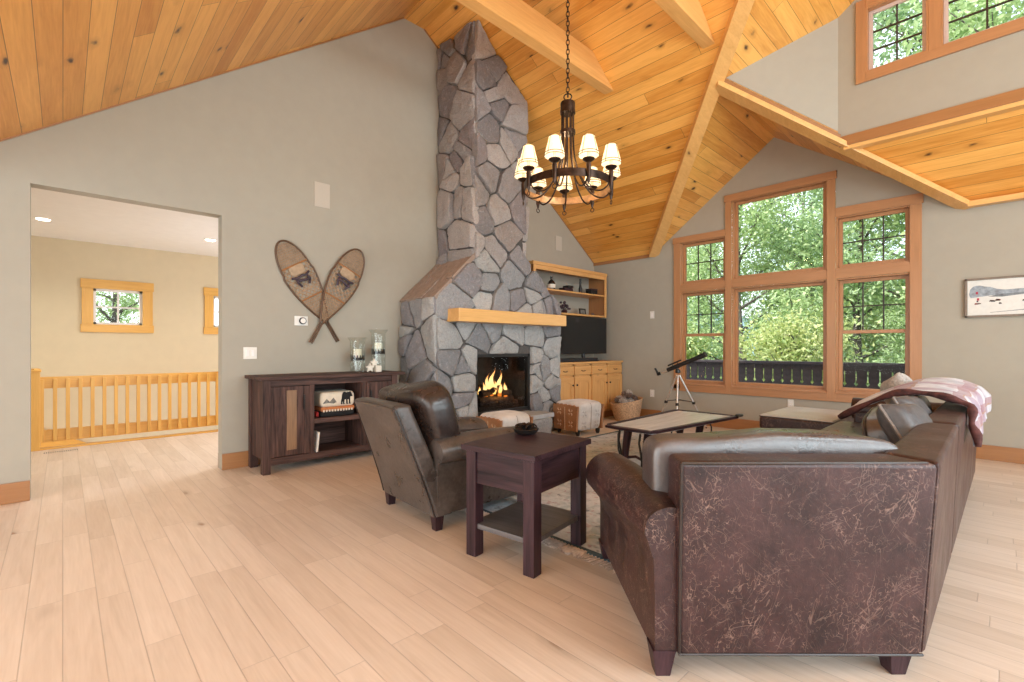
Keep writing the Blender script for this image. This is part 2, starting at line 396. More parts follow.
    def out(self, name, mat, parent=None, local=False, smooth=40, uvp=None):
        bmesh.ops.remove_doubles(self.bm, verts=self.bm.verts, dist=2e-5)
        bmesh.ops.recalc_face_normals(self.bm, faces=self.bm.faces)
        if uvp:
            l = self.bm.loops.layers.uv.verify()
            for f in self.bm.faces:
                for lp in f.loops: lp[l].uv = uvp(lp.vert.co)
        me = bpy.data.meshes.new(name); self.bm.to_mesh(me); self.bm.free()
        me.materials.append(M[mat] if isinstance(mat, str) else mat)
        if smooth:
            me.shade_smooth()
            if smooth < 180: me.set_sharp_from_angle(angle=math.radians(smooth))
        o = bpy.data.objects.new(name, me); COL.objects.link(o)
        if smooth and smooth < 61:
            wn = o.modifiers.new('weighted', 'WEIGHTED_NORMAL'); wn.keep_sharp = True; wn.weight = 80
        if parent is not None:
            o.parent = parent
            if not local: o.matrix_parent_inverse = wm(parent).inverted()
        return o

def wm(o):
    m = Matrix.LocRotScale(o.location, o.rotation_euler, o.scale)
    return (wm(o.parent) @ o.matrix_parent_inverse @ m) if o.parent else m
def tag(o, label, cat, group=None):
    o['label'] = label; o['category'] = cat
    if group: o['group'] = group
    return o
def thing(name, label, cat, loc=(0, 0, 0), rz=0, group=None):
    o = bpy.data.objects.new(name, None); COL.objects.link(o); o.empty_display_size = .1
    o.location = loc; o.rotation_euler = (0, 0, rz); return tag(o, label, cat, group)
def struct(o, lab=None):
    o['kind'] = 'structure'
    if lab: o['label'] = lab
    return o
def dup(root, loc=None, rz=None, label=None):
    r = root.copy(); COL.objects.link(r)
    if loc is not None: r.location = loc
    if rz is not None: r.rotation_euler = (0, 0, rz)
    if label: r['label'] = label
    for ch in list(root.children):
        c = ch.copy(); COL.objects.link(c); c.parent = r
        for g in list(ch.children):
            d = g.copy(); COL.objects.link(d); d.parent = c
    return r
def RZ(a, loc=(0, 0, 0)): return Matrix.Translation(loc) @ Matrix.Rotation(a, 4, 'Z')
def ROT(a, ax, loc=(0, 0, 0)): return Matrix.Translation(loc) @ Matrix.Rotation(a, 4, ax)
# ------------------------------------------------------------------ room shell
X0, X1, Y0 = XA, 3.5, -3.5
YR0, YR1, ZR = 3.09, 3.39, 5.31            # flat strip along the ridge
def zl(y): return 2.9913 + .7522 * y       # roof slope towards the camera side
def zr(y): return 2.716 + .71 * (YB - y)   # roof slope towards the window wall
PL = .743
def zpl(x): return 2.716 + PL * (x + 4.0)  # left slope of the cross gable
RX = -2.19; RZ_ = zpl(RX); RY = YB - (RZ_ - 2.716) / .71
VX = -.28
def zpr(x): return RZ_ - (RZ_ - 2.716) * (x - RX) / (VX - RX)
CY = 6.08
KX = RX + (VX - RX) * (CY - RY) / (YB - RY); KZ = zr(CY)
VTX = -4.0 + (ZR - 2.716) / PL
def rz_at(y):
    if y < -.78: return 2.4046
    if y < YR0: return zl(y)
    if y < YR1: return ZR
    return zr(y)
T = .14
OY0, OY1, OZ = -.184, 1.106, 2.4536       # opening to the stair hall

struct(G().box(-7.74, X1, Y0, YB + .2, -.2, 0).out('floor', 'floor', uvp=lambda c: (c.x, c.y)))

g = G()
def wl(y0, y1, zb=0):
    ys = [y0] + [y for y in (-.78, YR0, YR1) if y0 < y < y1] + [y1]
    g.poly([(y0, zb), (y1, zb)] + [(y, rz_at(y) + .05) for y in reversed(ys)], 0, XA - T, XA)
wl(Y0, OY0); wl(OY0, OY1, OZ); wl(OY1, YB + .2)
struct(g.out('wall_left', 'wall', smooth=0))

# window wall with the stepped opening of the big window
WX = [-3.54, -2.838, -2.748, -1.57, -1.477, -.75]; WZB, WZL, WZC = .62, 2.82, 3.315
def zb_top(x):
    if x < -4.0 or x > VX: return 2.716
    return zpl(x) if x < RX else zpr(x)
g = G()
def wb(x0, x1, z0, z1=None):
    xs = [x0] + [x for x in (-4.0, RX, VX) if x0 < x < x1] + [x1]
    top = [(x, (zb_top(x) + .04) if z1 is None else z1) for x in reversed(xs)]
    g.poly([(x0, z0), (x1, z0)] + top, 1, YB, YB + T)
wb(X0 - T, WX[0], 0); wb(WX[5], X1, 0); wb(WX[0], WX[5], 0, WZB)
wb(WX[0], WX[1], WZL); wb(WX[4], WX[5], WZL); wb(WX[1], WX[4], WZC)
struct(g.out('wall_window', 'wall', smooth=0))

# clerestory wall and the short slanted wall beside it
CX0, CX1, CZ0, CZ1 = -1.01, 1.12, 4.045, 4.72
def ztop_c(x): return zpl(x) if x < 1.3 else 2 * zpl(1.3) / 2 - PL * (x - 1.3)
g = G()
def wc(x0, x1, z0, z1=None):
    xs = [x0] + [x for x in (1.3,) if x0 < x < x1] + [x1]
    g.poly([(x0, z0), (x1, z0)] + [(x, (ztop_c(x) + .05) if z1 is None else z1) for x in reversed(xs)], 1, CY, CY + .12)
wc(KX, CX0, KZ - .02); wc(CX1, X1, KZ - .02); wc(CX0, CX1, KZ - .02, CZ0); wc(CX0, CX1, CZ1)
struct(g.out('wall_clerestory', 'wall', smooth=0))
tri = [Vector((RX, RY, RZ_ - .02)), Vector((KX, CY, KZ - .02)), Vector((KX, CY, zpl(KX) + .05)), Vector((RX, RY, RZ_ + .03))]
struct(G().hull(tri, [p + Vector((-.07, .07, 0)) for p in tri]).out('wall_slanted', 'wall', smooth=0))

# roof boards
def slab(name, pts, zf, uvp, t=.12):
    lo = [Vector((x, y, zf(x, y))) for x, y in pts]
    return struct(G().hull(lo, [p + Vector((0, 0, t)) for p in lo]).out(name, 'pine', smooth=0, uvp=uvp))
kl = math.hypot(1, .7522); kr = math.hypot(1, .71); kp = math.hypot(1, PL)
ux = lambda k: (lambda c: (c.x, c.y * k))
uy = lambda k: (lambda c: (c.y, c.x * k))
slab('ceiling', [(X0 - T, -.78), (X1, -.78), (X1, YR0), (X0 - T, YR0)], lambda x, y: zl(y), ux(kl))
slab('ceiling', [(X0 - T, YR0), (X1, YR0), (X1, YR1), (X0 - T, YR1)], lambda x, y: ZR, ux(1))
slab('ceiling', [(X0 - T, YR1), (VTX, YR1), (-4.0, YB), (-4.0, YB + .2), (X0 - T, YB + .2)], lambda x, y: zr(y), ux(kr))
slab('ceiling', [(KX + .03, CY + .03), (X1, CY + .03), (X1, YB + .2), (VX, YB + .2), (VX, YB)], lambda x, y: zr(y), ux(kr))
slab('ceiling', [(-4.0, YB), (VTX, YR1), (1.3, YR1), (1.3, CY + .1), (KX, CY + .1), (KX, CY), (RX, RY), (RX, YB + .1), (-4.0, YB + .1)], lambda x, y: zpl(x), uy(kp))
slab('ceiling', [(RX, RY), (VX, YB), (VX, YB + .1), (RX, YB + .1)], lambda x, y: zpr(x), uy(kp))
slab('ceiling', [(1.3, YR1), (X1, YR1), (X1, CY + .1), (1.3, CY + .1)], lambda x, y: ztop_c(x), uy(kp))
slab('ceiling', [(X0 - T, Y0), (X1, Y0), (X1, -.78), (X0 - T, -.78)], lambda x, y: 2.4046, ux(1))
g = G().poly([(VTX, ZR), (X1, ZR), (X1, ztop_c(X1) + .1), (1.3, zpl(1.3) + .1)], 1, YR1 - .1, YR1)
struct(g.out('wall_dormer', 'wall', smooth=0))
# walls behind the camera, with window openings added for the fill light
EY0, EY1, EZ0, EZ1 = -1.8, 5.6, .35, 2.3
g = G()
g.box(X1, X1 + .15, Y0, EY0, 0, 2.6).box(X1, X1 + .15, EY1, YB + .2, 0, 2.75).box(X1, X1 + .15, EY0, EY1, 0, EZ0).box(X1, X1 + .15, EY0, EY1, EZ1, 2.75)
UY0, UY1, UZ0, UZ1 = .4, 5.0, 2.95, 4.7
g.box(X1, X1 + .15, Y0, UY0, 2.6, 7.2).box(X1, X1 + .15, UY1, YB + .2, 2.6, 7.2).box(X1, X1 + .15, UY0, UY1, 2.6, UZ0).box(X1, X1 + .15, UY0, UY1, UZ1, 7.2)
struct(g.out('wall_right', 'wall', smooth=0))
SX0, SX1 = -4.6, 2.8
g = G()
g.box(X0 - T, SX0, Y0 - .15, Y0, 0, 2.5).box(SX1, X1 + .15, Y0 - .15, Y0, 0, 2.5).box(SX0, SX1, Y0 - .15, Y0, 0, .3).box(SX0, SX1, Y0 - .15, Y0, 2.25, 2.5)
struct(g.out('wall_back', 'wall', smooth=0))
def added_window(name, n, along, a0, a1, z0, z1, fixed):  # unseen windows, made up to frame the fill lamps
    w = bpy.data.objects.new(name, None); COL.objects.link(w); struct(w)
    g = G()
    def bx(p0, p1, q0, q1, d0, d1):
        if along == 'y': g.box(fixed + d0, fixed + d1, p0, p1, q0, q1, .004)
        else: g.box(p0, p1, fixed + d0, fixed + d1, q0, q1, .004)
    for k in range(n + 1):
        p = a0 + (a1 - a0) * k / n; bx(p - .05, p + .05, z0 - .06, z1 + .06, -.03, .1)
    bx(a0, a1, z0 - .07, z0 + .03, -.03, .1); bx(a0, a1, z1 - .03, z1 + .07, -.03, .1)
    g.out('casing', 'fir_z', w)
added_window('window_5', 4, 'y', EY0, EY1, EZ0, EZ1, X1)  # added unseen window around the side fill lamp
added_window('window_7', 4, 'y', UY0, UY1, UZ0, UZ1, X1)  # added unseen window around the upper fill lamp
added_window('window_6', 4, 'x', SX0, SX1, .3, 2.25, Y0 - .1)  # added unseen window around the back fill lamp

# ceiling beams
def beam(p0, p1, w, h, drop, name='ceiling_beam', mat='beam_y', lab=None):
    p0, p1 = Vector(p0), Vector(p1); d = (p1 - p0); side = Vector((d.y, -d.x, 0)).normalized() * (w / 2)
    a = [p0 - side + Vector((0, 0, drop)), p0 + side + Vector((0, 0, drop)), p0 + side + Vector((0, 0, drop + h)), p0 - side + Vector((0, 0, drop + h))]
    return struct(G().hull(a, [q + d for q in a], .006).out(name, mat, smooth=30), lab)
for bxx, w in ((-3.275, .13), (-2.05, .13)):
    z0 = 4.29; y1 = YB - (z0 - 2.716) / .71; y0 = (z0 - 2.9913) / .7522; zt = z0 + .30 if bxx < -3 else z0 + .25
    ya = YB - (zt - 2.716) / .71; yb2 = (zt - 2.9913) / .7522
    o = G().poly([(y0 + .0, z0), (y1, z0), (ya, zt), (yb2, zt)], 0, bxx - w, bxx, .006).out('ceiling_beam', 'beam_y', smooth=30); struct(o)
def vb(p0, p1, w, up, dn, name, mat):
    beam(p0, p1, w, up + dn, -dn, name, mat)
vb((-4.0, YB - .01, 2.716), (VTX, YR1, ZR), .155, .06, .05, 'ceiling_beam', 'beam_y')
vb((RX - .0, RY + .0, RZ_ + .01), (VX - .01, YB - .01, 2.726), .155, .0, .06, 'ceiling_beam', 'beam_y')
# eave boards along the window wall, trim under the clerestory
struct(G().box(X0, -4.03, YB - .02, YB, 2.672, 2.725).out('trim_1', 'base_x', smooth=0))
struct(G().box(VX, X1, YB - .10, YB, 2.676, 2.735, .004).out('trim_2', 'beam_x'))
struct(G().box(KX + .01, X1, CY - .025, CY, KZ - .06, KZ + .045, .003).out('trim_3', 'base_x'))
struct(G().hull([Vector((RX + .02, RY, RZ_ - .03)), Vector((KX, CY - .02, KZ - .05)), Vector((KX, CY - .02, KZ + .07)), Vector((RX + .02, RY, RZ_ + .06))],
     [Vector((RX + .05, RY - .01, RZ_ - .03)), Vector((KX + .03, CY - .03, KZ - .05)), Vector((KX + .03, CY - .03, KZ + .07)), Vector((RX + .05, RY - .01, RZ_ + .06))]).out('trim_4', 'base_x', smooth=0))
struct(G().poly([(KX + .05, KZ - .1), (X1, KZ - .1), (X1, KZ - .03), (KX + .05, KZ - .03)], 1, CY - .01, CY + .09, .004).out('trim_5', 'beam_x'))
# thin trim strip along the gable wall
def strip(y0, z0, y1, z1, n):
    struct(G().poly([(y0, z0 - .012), (y1, z1 - .012), (y1, z1 + .01), (y0, z0 + .01)], 0, XA, XA + .012).out('trim_%d' % n, 'base_y', smooth=0))
strip(-.78, zl(-.78), YR0, ZR, 6); strip(YR1, ZR, YB, 2.716, 7)
# baseboards
def bb(name, x0, x1, y0, y1, ax): struct(G().box(x0, x1, y0, y1, 0, .155, .005).out(name, 'base_' + ax))
bb('baseboard_left', XA, XA + .02, Y0, OY0, 'y'); bb('baseboard_left', XA, XA + .02, OY1, 3.04, 'y')
bb('baseboard_window', -4.57, X1, YB - .02, YB, 'x')

# ------------------------------------------------------------------ the big window
def win(name): 
    w = bpy.data.objects.new(name, None); COL.objects.link(w); return struct(w)
W = win('window_1'); cy0, cy1 = YB - .026, YB - .001
def cas(x0, x1, z0, z1, ax, n='casing', t=0): G().box(x0, x1, cy0 - t, cy1, z0, z1, .004).out(n, 'fir_' + ax, W)
cas(-3.642, -3.53, .53, 2.815, 'z'); cas(-.76, -.654, .53, 2.815, 'z')
cas(-3.655, -2.839, 2.815, 2.914, 'x', t=.004); cas(-1.476, -.641, 2.815, 2.93, 'x', t=.004)
cas(-2.85, -1.465, 3.305, 3.405, 'x', t=.006)
cas(-2.838, -2.748, .53, 3.305, 'z', 'mullion_post', .003); cas(-1.57, -1.477, .53, 3.305, 'z', 'mullion_post', .003)
cas(-3.642, -.654, .50, .60, 'x', 'apron')
for a, b in ((0, 1), (2, 3), (4, 5)):
    cas(WX[a], WX[b], 2.045, 2.165, 'x', 'rail', -.002)
    G().box(WX[a], WX[b], cy0 - .012, YB + .1, .598, .622, .004).out('sill', 'fir_x', W)
def unit(x0, x1, z0, z1, mun=None, hung=False, par=W, y=YB, jm='fir_', sm='fir_z', fw=.042, mw=.013):
    g = G(); j = .018      # jamb lining
    g.box(x0, x0 + j, y, y + .13, z0, z1); g.box(x1 - j, x1, y, y + .13, z0, z1)
    g.box(x0 + j, x1 - j, y, y + .13, z0, z0 + j); g.box(x0 + j, x1 - j, y, y + .13, z1 - j, z1)
    g.out('jamb', jm + 'z', par, smooth=0)
    def sash(z0, z1, yo, mun):
        g = G(); a, b = x0 + j, x1 - j
        g.box(a, a + fw, yo, yo + .035, z0, z1, .004); g.box(b - fw, b, yo, yo + .035, z0, z1, .004)
        g.box(a + fw, b - fw, yo, yo + .034, z0, z0 + fw, .004); g.box(a + fw, b - fw, yo, yo + .034, z1 - fw, z1, .004)
        s = g.out('sash', sm, par)
        G().box(a + fw - .004, b - fw + .004, yo + .014, yo + .019, z0 + fw - .004, z1 - fw + .004).out('glass_pane', 'glass', s, smooth=0)
        if mun:
            g = G(); nx, nz = mun
            for k in range(1, nx):
                p = a + fw + (b - a - 2 * fw) * k / nx; g.box(p - mw / 2, p + mw / 2, yo + .006, yo + .026, z0 + fw, z1 - fw)
            for k in range(1, nz):
                p = z0 + fw + (z1 - z0 - 2 * fw) * k / nz; g.box(a + fw, b - fw, yo + .007, yo + .025, p - mw / 2, p + mw / 2)
            g.out('muntin', 'muntin', s, smooth=0)
    if hung:
        zm = z0 + (z1 - z0) * .53; sash(zm - .02, z1 - j, y + .075, mun); sash(z0 + j, zm + .02, y + .045, None)
    else: sash(z0 + j, z1 - j, y + .06, mun)
unit(WX[0], WX[1], WZB, 2.045, (3, 2), True); unit(WX[4], WX[5], WZB, 2.045, (3, 2), True)
unit(WX[0], WX[1], 2.165, WZL, (3, 2)); unit(WX[4], WX[5], 2.165, WZL, (3, 2))
unit(WX[2], WX[3], WZB, 2.045); unit(WX[2], WX[3], 2.165, WZC)

# clerestory windows
W = win('window_2'); cy0, cy1 = CY - .022, CY - .001
cas(-1.095, CX0 + .01, 3.955, 4.82, 'z'); cas(CX0, CX1, 3.955, CZ0 + .005, 'x', t=.003); cas(CX0, CX1, CZ1 - .005, CZ1 + .09, 'x', t=.003); cas(CX1 - .01, CX1 + .085, 3.955, 4.82, 'z')
for k in range(3):
    a = CX0 + k * .585 + (.0 if k == 0 else .085 - .0); 
    x0 = CX0 if k == 0 else -.43 + (k - 1) * .71; x1 = (-.515 if k == 0 else x0 + .625)
    unit(x0, x1, CZ0, CZ1, (2, 3), False, W, CY - .02, 'fir_', 'vinyl', .035, .014)
    if k: cas(x0 - .087, x0 + .002, CZ0, CZ1, 'z', 'mullion_post', .001)

# ------------------------------------------------------------------ stair hall beyond the opening
HX, HZ = -8.6, 2.612
g = G()
hw = [(.30, .83, 1.50, 1.99), (1.71, 2.24, 1.50, 1.99)]
g.box(HX - .12, HX, -1.7, hw[0][0], -2.6, HZ); g.box(HX - .12, HX, hw[0][1], hw[1][0], -2.6, HZ); g.box(HX - .12, HX, hw[1][1], 3.2, -2.6, HZ)
for a, b, c, d in hw: g.box(HX - .12, HX, a, b, -2.6, c); g.box(HX - .12, HX, a, b, d, HZ)
g.box(HX, XA - T, -1.8, -1.7, -2.6, HZ); g.box(HX, -7.65, 3.1, 3.2, -2.6, HZ).box(-5.75, XA - T, 3.1, 3.2, -2.6, HZ).box(-7.65, -5.75, 3.1, 3.2, -2.6, .6).box(-7.65, -5.75, 3.1, 3.2, 2.3, HZ)
struct(g.out('wall_hall', 'hallwall', smooth=0))
struct(G().box(HX - .12, XA - T, -1.8, 3.2, HZ, HZ + .1).out('ceiling', 'white', smooth=0))
struct(G().box(HX - .12, -7.74, -1.8, 3.2, -2.7, -2.6).out('floor', 'floor', smooth=0, uvp=lambda c: (c.x, c.y)))
struct(G().box(-7.76, -7.72, -1.7, 3.1, -.34, .0).out('trim_8', 'gold_y', smooth=0))
struct(G().box(XA - T - .015, XA - T, OY1, 3.1, 0, .14).out('baseboard_hall', 'base_y', smooth=0))
for n, (a, b, c, d) in zip((3, 4), hw):
    W = win('window_%d' % n); g = G(); fx0, fx1 = HX - .001, HX + .025; cw = .118
    for nm, y0, y1, z0, z1, ax in (('casing', a - cw, a, c - .0, d, 'z'), ('casing', b, b + cw, c, d, 'z'), ('head_casing', a - cw - .012, b + cw + .012, d, d + .125, 'y'), ('apron', a - cw - .012, b + cw + .012, c - .11, c, 'y')):
        G().box(fx0, fx1, y0, y1, z0, z1, .004).out(nm, 'gold_' + ax, W)
    g = G(); j = .03
    g.box(HX - .1, HX - .04, a, a + j, c, d); g.box(HX - .1, HX - .04, b - j, b, c, d); g.box(HX - .1, HX - .04, a, b, c, c + j); g.box(HX - .1, HX - .04, a, b, d - j, d)
    m = (a + b) / 2; k = (c + d) / 2
    s = g.out('sash', 'white', W, smooth=0)
    G().box(HX - .08, HX - .06, m - .011, m + .011, c, d).box(HX - .081, HX - .061, a, b, k - .011, k + .011).out('muntin', 'white', s, smooth=0)
    G().box(HX - .073, HX - .068, a + .02, b - .02, c + .02, d - .02).out('glass_pane', 'glass', s, smooth=0)
# skirt board of the descending stair on the hall's far wall
struct(G().poly([(-1.0, .585), (-1.0, .24), (.6, -.66), (.6, -.32)], 0, HX, HX + .02).out('trim_9', 'gold_y', smooth=0))
# railing
RXX = -7.66
R = thing('stair_railing', 'pine stair railing with square balusters seen through the wide wall opening', 'railing', (RXX, .7, 0))
def newel(y):
    g = G().box(RXX - .045, RXX + .045, y - .045, y + .045, 0, .90, .004)
    nw = g.out('newel_post', 'gold_z', R)
    G().box(RXX - .055, RXX + .055, y - .055, y + .055, .90, .925, .006).lathe([(.05, .925), (.045, .937), (.02, .942)], (RXX, y, 0), 4).out('post_cap', 'gold_y', nw)
newel(-.235); newel(1.66)
G().box(RXX - .045, RXX - .008, -.217, 1.615, .705, .84, .004).out('top_rail', 'gold_y', R)
G().box(RXX - .045, RXX - .008, -.217, 1.615, .085, .225, .004).out('bottom_rail', 'gold_y', R)
for k in range(17):
    y = -.176 + k * (1.745 / 16.0); G().box(RXX - .008, RXX + .028, y - .018, y + .018, .095, .815, .003).out('baluster', 'gold_z', R)
struct(G().box(RXX - .06, RXX + .03, -.22, 1.62, 0, .02, .003).out('trim_10', 'gold_y'))
# downlights
for y, x, lab in ((-.16, -7.40, 'round recessed ceiling light in the hall, close to the opening\'s outer jamb'), (1.42, -7.30, 'round recessed ceiling light in the hall, on the sideboard side')):
    d = thing('downlight', lab, 'ceiling light', (x, y, HZ))
    G().lathe([(.060, -.001), (.085, -.001), (.088, -.003), (.075, -.006), (.060, -.004)], n=28).out('trim_ring', 'white', d, True)
    G().lathe([(.001, -.0095), (.05, -.0095), (.0595, -.006), (.0595, -.003), (.001, -.003)], n=28).out('lens', 'downlight', d, True)
# floor register
t = thing('floor_register', 'slotted wooden floor vent in front of the stair railing', 'vent', (-7.39, -.02, 0))
G().box(-7.44, -7.34, -.17, .13, 0, .004, .001).out('plate', 'floor', t, uvp=lambda c: (c.x, c.y))
g = G()
for k in range(16): y = -.155 + k * .018; g.box(-7.425, -7.355, y, y + .008, .0035, .0045)
g.out('slot', 'black', t, smooth=0)
# window casing added on the hall's unseen side, around the hall fill lamp
W = win('window_8'); g = G()  # added unseen window, only there to frame the hall fill lamp
for a, b, c, d in ((-7.7, -7.6, .55, 2.35), (-5.8, -5.7, .55, 2.35), (-7.7, -5.7, .55, .65), (-7.7, -5.7, 2.25, 2.35)): g.box(a, b, 3.07, 3.1, c, d, .003)
g.out('casing', 'gold_x', W)
# ------------------------------------------------------------------ fireplace
FX, FY0, FY1, SY0, SY1 = -4.437, 3.046, 5.165, 3.61, 4.49
FBY0, FBY1, FBZ0, FBZ1 = 3.63, 4.575, .335, 1.10
SHZ, STZ = 1.76, 2.30
def clip(poly, nx, ny, d):               # keep nx*x + ny*y <= d
    out = []
    for i in range(len(poly)):
        a, b = poly[i - 1], poly[i]; fa, fb = nx * a[0] + ny * a[1] - d, nx * b[0] + ny * b[1] - d
        if (fa <= 0) != (fb <= 0):
            t = fa / (fa - fb); out.append((a[0] + t * (b[0] - a[0]), a[1] + t * (b[1] - a[1])))
        if fb <= 0: out.append(b)
    return out
def stone_cells(x0, x1, y0, y1, sx, sy, limits, seed, gap=.002):
    """irregular stones filling a region; limits(seed point) -> half planes or None"""
    rnd = random.Random(seed); S = []
    ny = max(1, round((y1 - y0) / sy)); nx = max(1, round((x1 - x0) / sx))
    for j in range(-1, ny + 1):
        for i in range(-1, nx + 1):
            x = x0 + (i + .5 + (j % 2) * .5 - .25 + rnd.uniform(-.36, .36)) * (x1 - x0) / nx
            y = y0 + (j + .5 + rnd.uniform(-.36, .36)) * (y1 - y0) / ny
            S.append((x, y))
            if rnd.random() < .38: S.append((x + rnd.uniform(-.5, .5) * sx, y + rnd.uniform(-.5, .5) * sy))
    out = []
    for a in S:
        L = limits(a)
        if L is None: continue
        p = [(x0 - 1, y0 - 1), (x1 + 1, y0 - 1), (x1 + 1, y1 + 1), (x0 - 1, y1 + 1)]
        for nx_, ny_, d in L: p = clip(p, nx_, ny_, d)
        for b in S:
            if b is a or limits(b) is None: continue
            dx, dy = b[0] - a[0], b[1] - a[1]; l = math.hypot(dx, dy)
            if l > 1.3: continue
            if l < 1e-4: continue
            dx /= l; dy /= l; mx, my = (a[0] + b[0]) / 2, (a[1] + b[1]) / 2
            p = clip(p, dx, dy, dx * mx + dy * my - gap)
            if len(p) < 3: break
        if len(p) < 3: continue
        ar = abs(sum(p[i - 1][0] * p[i][1] - p[i][0] * p[i - 1][1] for i in range(len(p)))) / 2
        if ar > .0018: out.append(p)
    return out
def stone(g, p, to3, rnd, depth=.056, back=-.03):
    cx = sum(q[0] for q in p) / len(p); cy = sum(q[1] for q in p) / len(p)
    ring = []
    for i in range(len(p)):
        a, b = p[i - 1], p[i]; l = math.hypot(b[0] - a[0], b[1] - a[1]); n = max(1, int(l / .045))
        for k in range(n):
            t = k / n; x, y = a[0] + (b[0] - a[0]) * t, a[1] + (b[1] - a[1]) * t
            nv = noise.noise(Vector((x * 14, y * 14, rnd.random() * .2))) * .006 - .001
            l2 = math.hypot(x - cx, y - cy) + 1e-6
            k2 = 1 + max(-.3, min(.004, nv)) / l2
            if k == 0 and n > 1: k2 -= .012 / l2
            ring.append((cx + (x - cx) * k2, cy + (y - cy) * k2))
    if len(ring) < 5: return
    d0 = depth + rnd.uniform(-.018, .024); tx, ty = rnd.uniform(-.13, .13), rnd.uniform(-.13, .13); off = rnd.random() * 50
    rows = []
    for s, dd in ((1, None), (.995, -.026), (.965, -.008), (.88, .0), (.62, .004), (.32, .004), (.1, .004)):
        q = []
        for x, y in ring:
            X, Y = cx + (x - cx) * s, cy + (y - cy) * s
            if dd is None: z = back
            else:
                z = d0 + dd + tx * (X - cx) + ty * (Y - cy)
                z += (noise.noise(Vector((X * 9, Y * 9, off))) * .018 + noise.noise(Vector((X * 26, Y * 26, off))) * .009) * (1 if s < .98 else .4)
            q.append(to3(X, Y, z))
        rows.append(q)
    V = g.quadsheet(rows, closed_v=True); g.bm.faces.new(V[-1])
F = thing('fireplace', 'tall rough granite fireplace and chimney with a timber mantel and lit firebox', 'fireplace', (-4.8, 4.1, 0))
g = G()       # mortar core
g.box(XA + .002, FX - .012, FY0 + .012, FBY0, 0, SHZ - .02).box(XA + .002, FX - .012, FBY1, FY1 - .012, 0, SHZ - .02).box(XA + .002, FX - .0125, FBY0 - .01, FBY1 + .01, FBZ1, SHZ - .02)
g.box(XA + .002, FX - .0125, FBY0 - .01, FBY1 + .01, 0, FBZ0)
g.poly([(FY0 + .015, SHZ - .03), (FY1 - .015, SHZ - .03), (SY1 + .12, STZ - .08), (SY1 - .01, STZ + .12), (SY0 + .01, STZ), (SY0 - .0, STZ - .03)], 0, XA + .002, FX - .013)
ys_ = [SY0 + .012, SY1 - .012]
g.poly([(ys_[0], STZ - .1), (ys_[1], STZ - .1), (ys_[1], zr(ys_[1]) - .02), (ys_[0], zr(ys_[0]) - .02)], 0, XA + .002, FX - .0135)
g.out('mortar_core', 'mortar', F, smooth=0)
sl = (STZ - SHZ) / (SY0 - FY0)           # shoulder slope
def lim_front(a):
    y, z = a; L = []
    if z > STZ - .05:
        if not (SY0 - .02 < y < SY1 + .02): return None
        if z > zr(y) - .02: return None
        L = [(-1, 0, -SY0), (1, 0, SY1 + (.1 if z < STZ + .2 else 0)), (.71, 1, 2.716 + .71 * YB - .015)]
        if z < STZ + .2: L.append((.92, 1, SHZ + .92 * FY1))
        if z < STZ + .2 and .92 * y + z > SHZ + .92 * FY1: L.pop()
        return L
    if not (FY0 < y < FY1) or z < .0: return None
    L = [(-1, 0, -FY0), (1, 0, FY1), (0, -1, -.0), (-sl, 1, SHZ - sl * FY0), (.92, 1, SHZ + .92 * FY1)]
    if -sl * y + z > SHZ - sl * FY0 or .92 * y + z > SHZ + .92 * FY1: return None
    if FBY0 < y < FBY1 and FBZ0 < z < FBZ1: return None
    if z > FBZ1: L.append((0, -1, -FBZ1)) if FBY0 - .15 < y < FBY1 + .15 else None
    elif y < FBY0: L.append((1, 0, FBY0))
    elif y > FBY1: L.append((-1, 0, -FBY1))
    else: L.append((0, 1, FBZ0))
    return L
rnd = random.Random(5); g = G(); g2 = G()
for p in stone_cells(FY0, FY1, 0, 5.3, .36, .31, lim_front, 11):
    stone(g2 if sum(q[1] for q in p) / len(p) > STZ - .02 else g, p, lambda y, z, d: Vector((FX - .03 + d, y, z)), rnd)
g.out('front_stonework', 'stone', F, smooth=35); g2.out('stack_stonework', 'stonewarm', F, smooth=35)
g = G()
for p in stone_cells(XA, FX, 0, SHZ, .36, .34, lambda a: None if not (XA < a[0] < FX and 0 < a[1] < SHZ) else [(-1, 0, -XA - .004), (1, 0, FX), (0, -1, 0), (0, 1, SHZ)], 23):
    stone(g, p, lambda x, z, d: Vector((x, FY0 + .03 - d, z)), rnd)
g.out('side_stonework', 'stone', F, smooth=35); g = G()
for p in stone_cells(XA, FX, 0, SHZ, .36, .34, lambda a: None if not (XA < a[0] < FX and 0 < a[1] < SHZ) else [(-1, 0, -XA - .004), (1, 0, FX), (0, -1, 0), (0, 1, SHZ)], 29):
    stone(g, p, lambda x, z, d: Vector((x, FY1 - .03 + d, z)), rnd)
g.out('side_stonework', 'stone', F, smooth=35)
g = G()
zt = zr(SY0)
for p in stone_cells(XA, FX, STZ - .1, zt, .33, .3, lambda a: None if not (XA < a[0] < FX and STZ - .1 < a[1] < zt) else [(-1, 0, -XA - .004), (1, 0, FX), (0, -1, -STZ + .08), (0, 1, zt - .02)], 31):
    stone(g, p, lambda x, z, d: Vector((x, SY0 + .03 - d, z)), rnd)
g.out('stack_stonework', 'stonewarm', F, smooth=35); g = G()
zt2 = zr(SY1)
for p in stone_cells(XA, FX, STZ - .1, zt2, .33, .3, lambda a: None if not (XA < a[0] < FX and STZ - .1 < a[1] < zt2) else [(-1, 0, -XA - .004), (1, 0, FX), (0, -1, -STZ + .08), (0, 1, zt2 - .02)], 37):
    stone(g, p, lambda x, z, d: Vector((x, SY1 - .03 + d, z)), rnd)
g.out('stack_stonework', 'stonewarm', F, smooth=35)
